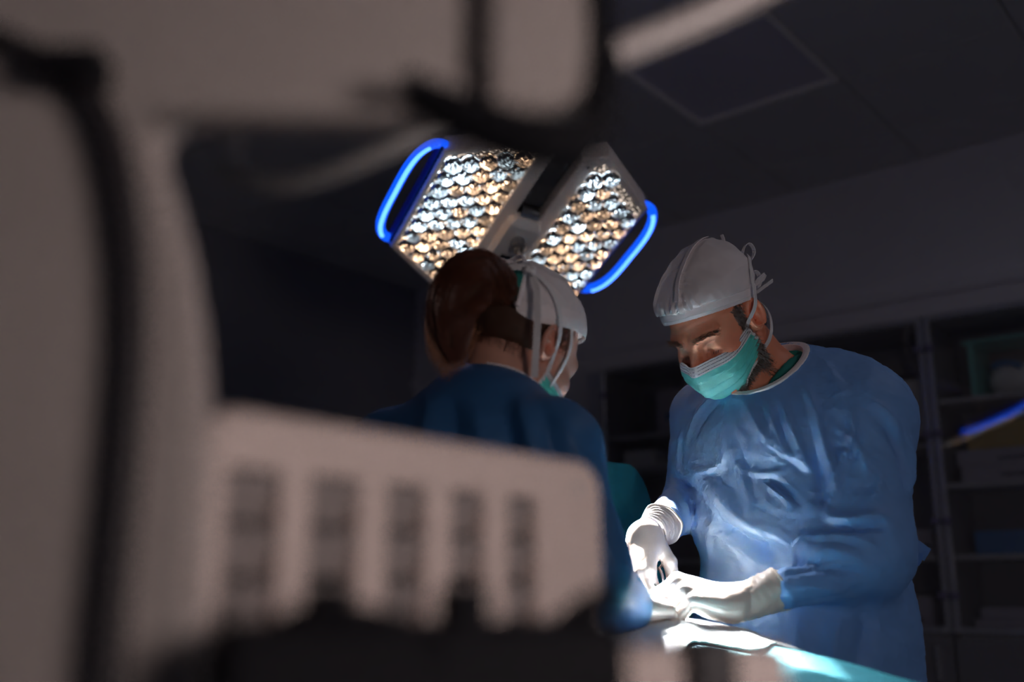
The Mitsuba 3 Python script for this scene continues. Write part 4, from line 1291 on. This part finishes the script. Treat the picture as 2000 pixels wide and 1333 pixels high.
# tapes hanging at the side of the head
up = np.array([0, 0, 1.0])
part(W_ + '__surgical_cap__tie', ribbon([at(1008, 520, 1.60), at(1036, 528, 1.545), at(1048, 565, 1.528), at(1050, 620, 1.522), at(1047, 680, 1.522), at(1044, 738, 1.528)], .0115, [1, -.3, 0], 40), 'mat_tape', 30)
part(W_ + '__surgical_cap__tie', ribbon([at(968, 530, 1.55), at(990, 524, 1.545), at(1014, 522, 1.54), at(1040, 528, 1.54)], .011, [0, .2, 1], 20), 'mat_tape', 30)
part(W_ + '__surgical_cap__rear_hem', ribbon([at(905, 492, 1.55), at(925, 490, 1.54), at(960, 499, 1.54), at(1000, 512, 1.56), at(1034, 530, 1.59)], .010, [0, .8, .3], 30), 'mat_cap', 30)
part(W_ + '__surgical_cap__knot', nets(lambda P: smin(s_ell(P, (0, 0, 0), (.010, .008, .007)), s_ell(P, (.006, 0, -.005), (.006, .006, .007)), .006) + .002 * meshkit.noise(P * 200), [-.025] * 3, [.025] * 3, .002).apply_translation(at(1034, 526, 1.53)), 'mat_tape', True)
part(W_ + '__face_mask__tie', ribbon([W2(-.080, -.02, .075), W2(-.086, .012, .045), W2(-.085, .034, .005), W2(-.080, .040, -.035), W2(-.078, .040, -.06)], .009, [.4, .8, .2], 30), 'mat_tape', 30)

# hair: dark at the nape, a full ponytail out of the back of the cap
nap = lambda P: np.maximum(np.maximum(s_ell((P - HC2) @ HF2.T, (0, -.018, .030), (.0815, .0985, .094)), ((P - HC2) @ HF2.T)[..., 1] - .022 + 1.1 * np.clip(-((P - HC2) @ HF2.T)[..., 2] - .01, 0, 1)), -((P - HC2) @ HF2.T)[..., 2] - .052)
hm = nets(nap, HC2 + [-.16, -.16, -.14], HC2 + [.16, .16, .16], .005)
hm = displace(hm, .003 * (ridged(np.array(hm.vertices) * 40, 2, 3) - .5))
part(W_ + '__hair', hm, 'mat_hair_dark', True)
rng = np.random.default_rng(4)
tail = np.array([at(1005, 585, 1.575), at(968, 553, 1.545), at(930, 538, 1.525), at(904, 562, 1.515), at(886, 600, 1.515), at(884, 655, 1.525), at(893, 705, 1.54)])
rad = np.array([.018, .034, .043, .046, .040, .027, .012])
cs_ = CubicSpline(np.arange(7), tail)
rs_ = CubicSpline(np.arange(7), rad)


def lock(n, S, lo, hi, rfun, jit, r, seed, freq=3.0):
    g_ = np.random.default_rng(seed)
    clump = g_.integers(0, 46, n)
    ca, cr = g_.uniform(0, 2 * np.pi, 46), np.sqrt(g_.uniform(.10, 1, 46))
    a = ca[clump] + g_.normal(0, .17, n)
    rr = np.clip(cr[clump] + g_.normal(0, .10, n), 0, 1.05)
    t = np.linspace(0, 1, S)[None] * (hi - lo) * g_.uniform(.8, 1.0, (n, 1)) + lo
    c = cs_(t)
    tg = unit(cs_(t, 1))
    u = unit(np.cross(tg, np.array([.2, -.9, .3])))
    w = np.cross(tg, u)
    tw = a[:, None] + .5 * (t - lo) + .18 * np.sin(freq * t + clump[:, None] * 1.7)
    R = rfun(t) * rr[:, None]
    p = c + R[..., None] * (np.cos(tw)[..., None] * u + np.sin(tw)[..., None] * w)
    p += np.cumsum(g_.normal(0, jit, (n, S, 3)), 1)
    return strands(p, r)


core = tube(cs_(np.linspace(0, 5.4, 30)), rs_(np.linspace(0, 5.4, 30)) * .86, 20, None)
core = displace(core, .004 * (ridged(np.array(core.vertices) * [45, 45, 12], 2, 6) - .5))
part(W_ + '__ponytail', core, 'mat_hair_dark', True)
part(W_ + '__ponytail__hair_strands', lock(4200, 16, 0, 6.0, rs_, .0005, .00055, 1), 'mat_hair_brown', False)
tail2 = np.array([at(905, 525, 1.54), at(872, 570, 1.53), at(852, 620, 1.535), at(853, 670, 1.545), at(872, 715, 1.55)])
cs_ = CubicSpline(np.arange(5) * 1.5, tail2)
part(W_ + '__ponytail__loose_strands', lock(420, 18, 0, 6.0, lambda t: .017 + .004 * np.sin(t), .0011, .0004, 2), 'mat_hair_light', False)
fl = np.array([at(915, 640, 1.57), at(895, 680, 1.56), at(885, 715, 1.56), at(900, 745, 1.55)])
cs_ = CubicSpline(np.arange(4) * 2., fl)
part(W_ + '__ponytail__loose_strands', lock(160, 14, 0, 6.0, lambda t: .022 + 0 * t, .0016, .0003, 3), 'mat_hair_light', False)
# fine hair on the nape and before the ear
hn2 = vnormals(hd2)
ng = np.random.default_rng(9)
mk_ = (lw[:, 1] < -.02) & (lw[:, 2] < -.036) & (lw[:, 2] > -.060) | ((np.abs(lw[:, 0]) > .055) & (lw[:, 1] > .0) & (lw[:, 1] < .04) & (lw[:, 2] > .0) & (lw[:, 2] < .05))
ii = ng.choice(np.flatnonzero(mk_), 800)
o_ = np.array(hd2.vertices)[ii] + hn2[ii] * .001
d_ = unit((np.array([0, -.5, .75]) @ HF2)[None] + ng.normal(0, .25, (800, 3)) + hn2[ii] * .08)
part(W_ + '__hair__fine_hair', strands(o_[:, None] + d_[:, None] * np.linspace(0, 1, 6)[None, :, None] * ng.uniform(.012, .03, (800, 1, 1)), .00025), 'mat_hair_brown', False)
part(W_ + '__hair_band', tube([at(1000, 565, 1.575) + .024 * (math.cos(a) * np.array([.35, .2, 1]) + math.sin(a) * np.array([-.3, 1, 0.1])) for a in np.linspace(0, 2 * np.pi, 13)], .010, 10, 48), 'mat_scrub', 40)
part(W_ + '__hair_band__fold', nets(lambda P: s_ell(P, (0, 0, 0), (.030, .018, .034)) + .006 * ridged(P * 60, 2, 1), [-.04] * 3, [.04] * 3, .003).apply_translation(at(988, 548, 1.575)), 'mat_scrub', True)
# gloves
for mir, wr_, el_, sd in ((False, wRr, eR, 3), (True, wLl, eL, 4)):
    yv = unit(FIELD + [0, .0, .03] - wr_)
    zv = np.array([0.1, -.1, 1.0])
    R_ = np.array([unit(np.cross(yv, zv)), yv, [0, 0, 0]])
    R_[2] = np.cross(R_[0], R_[1])
    gm, _, _ = hand_mesh({'index': (25, 35, 20), 'middle': (32, 40, 25), 'ring': (45, 50, 30), 'little': (50, 55, 35)}, R_, wr_, mirror=mir, wrist_dir=(unit(el_ - wr_) * .07) @ R_.T, scale=.94, h=.0034)
    part(W_ + '__glove', gm, 'mat_glove', True)
    part(W_ + '__glove_cuff', shell(cuff(wr_, el_, .031, .041, .07, sd)[np.r_[0:72, 0]], .0012), 'mat_glove', 60)
for k in ('ponytail__hair_strands', 'ponytail__loose_strands', 'ponytail__loose_strands_001', 'hair__fine_hair'):
    labels[W_ + '__' + k] = {'kind': 'stuff'}
tag(W_, 'surgeon in dark blue gown seen from behind, brown ponytail out of a white cap', 'person', 'surgeons')
# ------------------------------------------------------------------ the draped patient table
DU, DW = unit([.54, -.84, 0]), np.array([.84, .54, 0])
DO = np.array([.309, 1.78, 0]) - DW * .085
ridge = CubicSpline([-.75, -.3, -.08, 0.0, .14, .26, .42, .7, 1.0], [.95, .965, .985, .990, .972, .950, .922, .88, .86])


def table_z(P):
    """Height of the drape's top over the floor plan."""
    s, w = (P - DO) @ DU, (P - DO) @ DW
    return ridge(s) - .055 * np.abs(w / .22) ** 2.6


ss = np.linspace(-.40, .95, 240)
prof = np.r_[[(-.25, -.52)], [(-.24, -.30)], [(-.228, -.15)], [(-.212, -.075)], [(w, -.055 * abs(w / .22) ** 2.6) for w in np.linspace(-.185, .15, 40)], [(.172, -.055), (.185, -.11), (.195, -.25), (.20, -.5)]]
pa = np.r_[0, np.cumsum(np.linalg.norm(np.diff(prof, axis=0), axis=1))]
pc = CubicSpline(pa, prof)(np.linspace(0, pa[-1], 200))
S, Q = np.meshgrid(ss, np.arange(200), indexing='ij')
cloth = DO + S[..., None] * DU + pc[Q.astype(int), 0][..., None] * DW
cloth[..., 2] = ridge(S) + pc[Q.astype(int), 1]
hang = np.clip(-pc[Q.astype(int), 1] / .3 - .25, 0, 1)
nd = np.array(unit(np.cross(np.gradient(cloth, axis=1), np.gradient(cloth, axis=0))))
wv = .018 * hang * np.sin(S * 34 + 3 * meshkit.noise(cloth * 4)) + .006 * (ridged(cloth * [9, 9, 5], 3, 50) - .35) + .0012 * (ridged(cloth * 40, 2, 51) - .4)
# the long soft folds that run over the top
for w0, amp, wd in ((.02, .008, .03), (-.10, .007, .028), (-.03, -.006, .03)):
    wv += amp * np.exp(-((pc[Q.astype(int), 0] - w0 - .06 * np.sin(S * 3) - .05 * (S - .3)) / wd) ** 2) * np.clip((S - .1) * 6, 0, 1) * np.clip((.9 - S) * 4, 0, 1)
cloth = cloth - nd * wv[..., None] * np.sign(nd[130, 100, 2]) * -1
part('table_drape', shell(cloth, .002), 'mat_drape', 60)
tag('table_drape', 'teal surgical drape over the patient, brightly lit at the field', 'surgical drape')
# white towels round the field
ts, tw_ = np.meshgrid(np.linspace(-.26, .20, 130), np.linspace(-.18, .125, 100), indexing='ij')
edge = .02 * np.sin(tw_ * 19) + .012 * np.sin(tw_ * 43 + 1)
tp = DO + (ts + edge * (ts > -.1))[..., None] * DU + tw_[..., None] * DW
lie = cKDTree(cloth.reshape(-1, 3)[:, :2])


def on_cloth(P, k=6):
    """Height of the drape as it lies, at the floor plan points P."""
    d, i = lie.query(P.reshape(-1, P.shape[-1])[:, :2], k)
    w = 1 / (d + 1e-4)
    return ((cloth.reshape(-1, 3)[:, 2][i] * w).sum(1) / w.sum(1)).reshape(P.shape[:-1])


tp[..., 2] = on_cloth(tp) + .0035 + .007 * ridged(tp * [11, 11, 0] + 3, 2, 60) * np.clip((.20 - ts) * 12, 0, 1) + .002 * ridged(tp * 46, 2, 61)
part('field_towel', shell(tp, .003), 'mat_towel', 60)
tag('field_towel', 'white towel around the operating field under the gloves', 'towel')
ga_ = nets(lambda P: smin(s_ell(P, (0, 0, .012), (.045, .032, .018)), s_ell(P, (.03, .02, .01), (.028, .03, .014)), .02) + .006 * ridged(P * 38, 2, 2), [-.07, -.06, -.015], [.08, .07, .05], .0028)
part('gauze_swab', move(ga_, None, np.array([.225, 1.735, table_z(np.array([.225, 1.735, 0])) + .012])), 'mat_towel', True)
tag('gauze_swab', 'crumpled white gauze in the bright centre of the operating field', 'gauze')

# ------------------------------------------------------------------ the drape hung over the frame at the patient's head
fe = at(1248, 922, 2.30)
fl_ = fe - DW * .78
part('screen_drape__frame', tube([fl_ + [0, 0, -z] for z in (.75, .5, .25, .05)] + [fl_ + DW * .012 + [0, 0, -.015]] + [fl_ + DW * x for x in (.045, .2, .4, .6, .735)] + [fe - DW * .012 + [0, 0, -.015]] + [fe + [0, 0, -z] for z in (.05, .25, .5, .75)], .010, 12), 'mat_steel', 40)
uu = np.linspace(0, 1, 150)
vv = np.linspace(0, 1, 130)
Uu, Vv = np.meshgrid(uu, vv, indexing='ij')
drop = .78
flare = .24 * Vv ** .95 * np.clip((Uu - .72) / .28, 0, 1) ** 1.5
sd_ = fl_ + (Uu[..., None] * .79 + flare[..., None] - .005) * DW
sag = .012 * np.sin(np.pi * Uu) * 0
sd_ = sd_ + DU * (.02 + .10 * Vv ** 1.2 + .028 * Vv * np.sin(Uu * 24 + 1.5 * np.sin(Vv * 3)) + .012 * (ridged(np.stack([Uu * 6, Vv * 4, 0 * Uu], -1), 2, 70) - .4))[..., None]
sd_[..., 2] = fe[2] + .012 - drop * Vv - .05 * np.clip((Uu - .93) / .07, 0, 1) ** 2 * (1 - .6 * Vv)
top_ = sd_[:, :1] - DU * np.linspace(.06, .0, 8)[None, :, None]
top_[..., 2] -= np.linspace(.06, .0, 8)[None] ** 1.0 * .9
part('screen_drape__cloth', shell(np.concatenate([top_[:, :-1], sd_], 1), .002), 'mat_drape', 60)
tag('screen_drape', 'dark teal drape hung over a frame behind the gloved hand', 'surgical drape')

# ------------------------------------------------------------------ the needle holder in the right glove
rg = at(1258, 1118, 1.885)
tipp = FIELD + np.array([-.01, .02, .012])
ax = unit(tipp - rg)
sd2 = unit(np.cross(ax, [0, 1, .2]))
ring_ = lambda c: tube([c + .0125 * (math.cos(a) * ax * 1.2 + math.sin(a) * sd2) for a in np.linspace(0, 2 * np.pi, 17)], .0021, 8, 48, cap=False)
part('needle_holder__finger_ring', ring_(rg), 'mat_steel', True)
part('needle_holder__finger_ring', ring_(rg + sd2 * .026), 'mat_steel', True)
for s in (0, 1):
    part('needle_holder__shank', tube([rg + sd2 * .026 * s + ax * .014, rg + sd2 * (.026 * s + .004 - .008 * s) + ax * .05, rg + sd2 * .013 + ax * .085, rg + sd2 * (.016 - .006 * s) + ax * .115], [.0026, .0028, .003, .0016], 8, 30), 'mat_steel', True)
tag('needle_holder', 'steel needle holder with finger rings held in the surgeon\'s hanging glove', 'surgical instrument')
# ------------------------------------------------------------------ the anaesthesia machine close to the camera
mat('mat_machine', var((.74, .61, .56), .04, 20.0), .5)
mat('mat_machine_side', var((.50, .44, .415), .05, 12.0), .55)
mat('mat_vent_shaded', (.33, .285, .275), .6)  # slats coloured darker for the shade inside the vents
mat('mat_hose', (.03, .026, .03), .55)
mat('mat_cable', (.20, .175, .17), .6)
mat('mat_rail', (.60, .54, .52), .35)
mat('mat_rail_grey', (.5, .47, .45), .5)


def px_tube(pts, Y, sides=16, n=60, flat=1.0):
    """A tube through points of the photograph at the distance Y, its radii given in pixels there."""
    p = np.array([at(x, y, Y if np.ndim(Y) == 0 else Y[k]) for k, (x, y, r) in enumerate(pts)])
    Ys = np.broadcast_to(Y, len(pts))
    return tube(p, [r / FPX * yy for (x, y, r), yy in zip(pts, Ys)], sides, n, flat)


# lower housing: recedes to the right
YL = .55
TL = at(405, 786, YL)
TR = TL.copy()
for _ in range(30):
    Yr = YL * .668 if False else YL / .655
    TR = at(1178, 914, Yr)
TR[2] = TL[2]
hr = unit((TR - TL) * [1, 1, 0])
hb = np.array([-hr[1], hr[0], 0])                      # away from the camera
HW, HH, HD = np.linalg.norm((TR - TL)[:2]), .245, .12
HB = np.array([hr, hb, [0, 0, 1.0]])


def s_at(px, py=1000):
    """Distance along the housing's front of a place in the photograph."""
    d = ray(px, py)
    t = np.dot(TL - EYE, -hb) / np.dot(d, -hb)
    return (EYE + d * t - TL) @ hr


def rounded(w, h, r, d, o=.006):
    cs = m3.CrossSection([[[-w / 2 + r, -h / 2 + r], [w / 2 - r, -h / 2 + r], [w / 2 - r, h / 2 - r], [-w / 2 + r, h / 2 - r]]]).offset(r, m3.JoinType.Round, 2, 32)
    return m3.Manifold.hull(cs.extrude(d - o).translate([0, 0, o]) + cs.offset(-o, m3.JoinType.Round, 2, 32).extrude(d))


XZ = np.array([[1.0, 0, 0], [0, 0, 1.0], [0, 1.0, 0]])  # plan x, height, depth
body_ = tm(rounded(HW, HH, .026, HD))
bv = np.array(body_.vertices)
house = m3.Manifold(m3.Mesh(bv.astype(np.float32), body_.faces.astype(np.uint32)))
cols = [(438, 548), (605, 700), (757, 832), (882, 946), (992, 1048)]
pock = []
for x0, x1 in cols:
    a, b = s_at(x0), s_at(x1)
    pock.append((a, b))
    house = house - m3.Manifold.cube((b - a, .156, .02), True).translate([(a + b) / 2 - HW / 2, HH / 2 - .034 - .078, .005])
HFR = np.array([hr, [0, 0, 1.0], hb])
hc = TL + hr * HW / 2 - np.array([0, 0, HH / 2])
K = 'equipment_housing'
part(K + '__shell', move(tm(house), HFR, hc), 'mat_machine', 25)
for a, b in pock:
    part(K + '__vent_recess', move(cbox((b - a - .0005, .1555, .001), .0002), HFR, hc + np.array([(a + b) / 2 - HW / 2, HH / 2 - .034 - .078, .0142]) @ HFR), 'mat_black', False)  # black sheet standing in for the shade behind the slats
    for j in range(5):
        sl = cbox((b - a - .001, .004, .028), .001)
        sl = move(sl, np.array([[1, 0, 0], [0, math.cos(1.18), math.sin(1.18)], [0, -math.sin(1.18), math.cos(1.18)]]), np.array([(a + b) / 2 - HW / 2, HH / 2 - .034 - .0156 - .0312 * j, .0075]))
        part(K + '__vent_slat', move(sl, HFR, hc), 'mat_vent_shaded', False)
sx = s_at(1130, 950)
part(K + '__screw', move(lathe([(0, -.0015), (.0036, -.0012), (.005, .0), (.005, .002), (0, .002)], 20), np.array([hr, [0, 0, 1.0], hb]), TL + hr * sx - [0, 0, .023]), 'mat_rail', 30)
tag(K, 'blurred beige equipment housing with five columns of vent slats, close to the camera', 'equipment housing')

# upright column and canopy of the machine, round the opening that the surgeons are seen through
YC = .50
K = 'anaesthesia_machine'
pt = lambda x, y, Y=YC: at(x, y, Y)
xz = lambda x, y: [at(x, y, YC + .022)[0], at(x, y, YC + .022)[2]]
outline = [[xz(-420, 0)[0], 2.2], [xz(1172, 0)[0], 2.2], xz(1172, 150), xz(1160, 195), xz(1120, 240), xz(1040, 258), xz(900, 258), xz(700, 258), xz(480, 252), xz(375, 256), xz(338, 280), xz(330, 330),
           xz(352, 400), xz(382, 520), xz(402, 650), xz(412, 780), xz(405, 1000), xz(400, 1200), xz(392, 1700), xz(-420, 1700)]
cs = m3.CrossSection([outline[::-1]])
if cs.area() <= 0:
    cs = m3.CrossSection([outline])
cs = cs.offset(-.006, m3.JoinType.Round, 2, 24).offset(.006, m3.JoinType.Round, 2, 24)
col = cs.extrude(.018).translate([0, 0, .004]) + cs.offset(-.004, m3.JoinType.Round, 2, 24).extrude(.006)
fr = tm(col)
part(K + '__frame', move(fr, np.array([[1, 0, 0], [0, 0, 1.0], [0, 1.0, 0]]), np.array([0, YC, 0])), 'mat_machine_side', 25)
part(K + '__canopy_lip', px_tube([(360, 215, 22), (600, 222, 24), (850, 222, 24), (1000, 215, 26), (1100, 200, 30)], .488, flat=.5), 'mat_machine_side', 40)
part(K + '__side_panel', move(rbox((.066, .018, .095), .007), None, at(1068, 60, .494)), 'mat_machine_side', 30)
part(K + '__cable_slot', px_tube([(936, -90, 14), (934, 20, 14), (930, 140, 13)], .496), 'mat_cable', 40)
tag(K, 'blurred grey machine frame that fills the left edge and the top of the picture', 'medical machine')
part('breathing_hose__tube', px_tube([(-60, 40, 24), (50, 96, 26), (130, 140, 28), (200, 225, 30), (242, 370, 30), (262, 560, 29), (258, 780, 29), (240, 1000, 29), (222, 1190, 29), (208, 1420, 29)], .4925), 'mat_hose', 40)
part('breathing_hose__clip', move(rbox((.032, .024, .02), .004), None, at(150, 136, .486)), 'mat_black', 30)
tag('breathing_hose', 'dark hose that curves down over the grey machine column at the left', 'hose')
part('carry_handle__grip', px_tube([(1184, -120, 19), (1184, 60, 20), (1182, 180, 28), (1150, 256, 48), (1070, 278, 60), (970, 254, 58), (880, 216, 50), (812, 180, 40)], .482, 18, 80), 'mat_black', 40)
part('carry_handle__end_cap', move(rbox((.012, .014, .014), .003), None, at(803, 170, .482)), 'mat_hose', 30)
tag('carry_handle', 'black curved handle hanging under the top of the machine', 'handle')
part('support_rail__bar', px_tube([(430, 318, 22), (490, 350, 24), (560, 358, 24), (650, 336, 22), (750, 296, 21), (870, 240, 20)], .66), 'mat_rail_grey', 40)
part('support_rail__bracket', px_tube([(470, 195, 11), (466, 250, 11), (462, 300, 7)], .58), 'mat_rail', 40)
tag('support_rail', 'thin grey curved rail below the top of the machine', 'rail')
part('lamp_bar__tube', px_tube([(1170, 118, 36), (1240, 88, 38), (1340, 48, 38), (1480, -20, 38), (1600, -84, 38)], .66), 'mat_rail', 40)
part('lamp_bar__collar', px_tube([(1176, 119, 36), (1196, 111, 36)], .66), 'mat_black', 40)
tag('lamp_bar', 'pale blurred bar slanting up to the top edge beside the black handle', 'bar')
# black controls along the bottom edge
K = 'control_panel'
c0, c1 = at(400, 1340, .48), at(1195, 1340, .56)
ctr = (c0 + c1) / 2
L_ = np.linalg.norm((c1 - c0)[:2])
cr = unit((c1 - c0) * [1, 1, 0])
CB = np.array([cr, [-cr[1], cr[0], 0], [0, 0, 1.0]])
part(K + '__base', move(rbox((L_, .06, .11), .014), CB, ctr + [0, 0, -.024]), 'mat_black', 30)
for x, y, rr_, hh, ti in ((640, 1148, .0125, .036, 0), (905, 1145, .0137, .040, 0)):
    c = at(x, y, .515)
    part(K + '__knob', move(lathe([(0, -hh), (rr_ * 1.25, -hh), (rr_ * 1.2, -hh * .7), (rr_, -hh * .62), (rr_ * .95, -.002), (rr_ * .8, 0), (0, 0)], 28), None, c), 'mat_black', 30)
part(K + '__lever', px_tube([(1010, 1290, 40), (1100, 1235, 34), (1165, 1180, 28), (1215, 1160, 18)], .54), 'mat_black', 40)
part(K + '__cable', px_tube([(480, 1300, 42), (560, 1238, 40), (680, 1222, 42), (780, 1248, 44), (860, 1280, 44)], .50), 'mat_black', 40)
tag(K, 'black knobs and lever in silhouette along the bottom edge of the picture', 'control panel')
K = 'side_rail'
part(K + '__bar', move(rbox((.112, .024, .045), .009), np.array([unit([.98, .2, 0]), unit([-.2, .98, 0]), [0, 0, 1.0]]), at(1362, 1338, .62)), 'mat_machine', 30)
part(K + '__clamp', move(rbox((.030, .034, .05), .006), np.array([unit([.98, .2, 0]), unit([-.2, .98, 0]), [0, 0, 1.0]]), at(1382, 1330, .615)), 'mat_hose', 30)
tag(K, 'beige rail with a dark clamp at the bottom edge in front of the drape', 'rail')
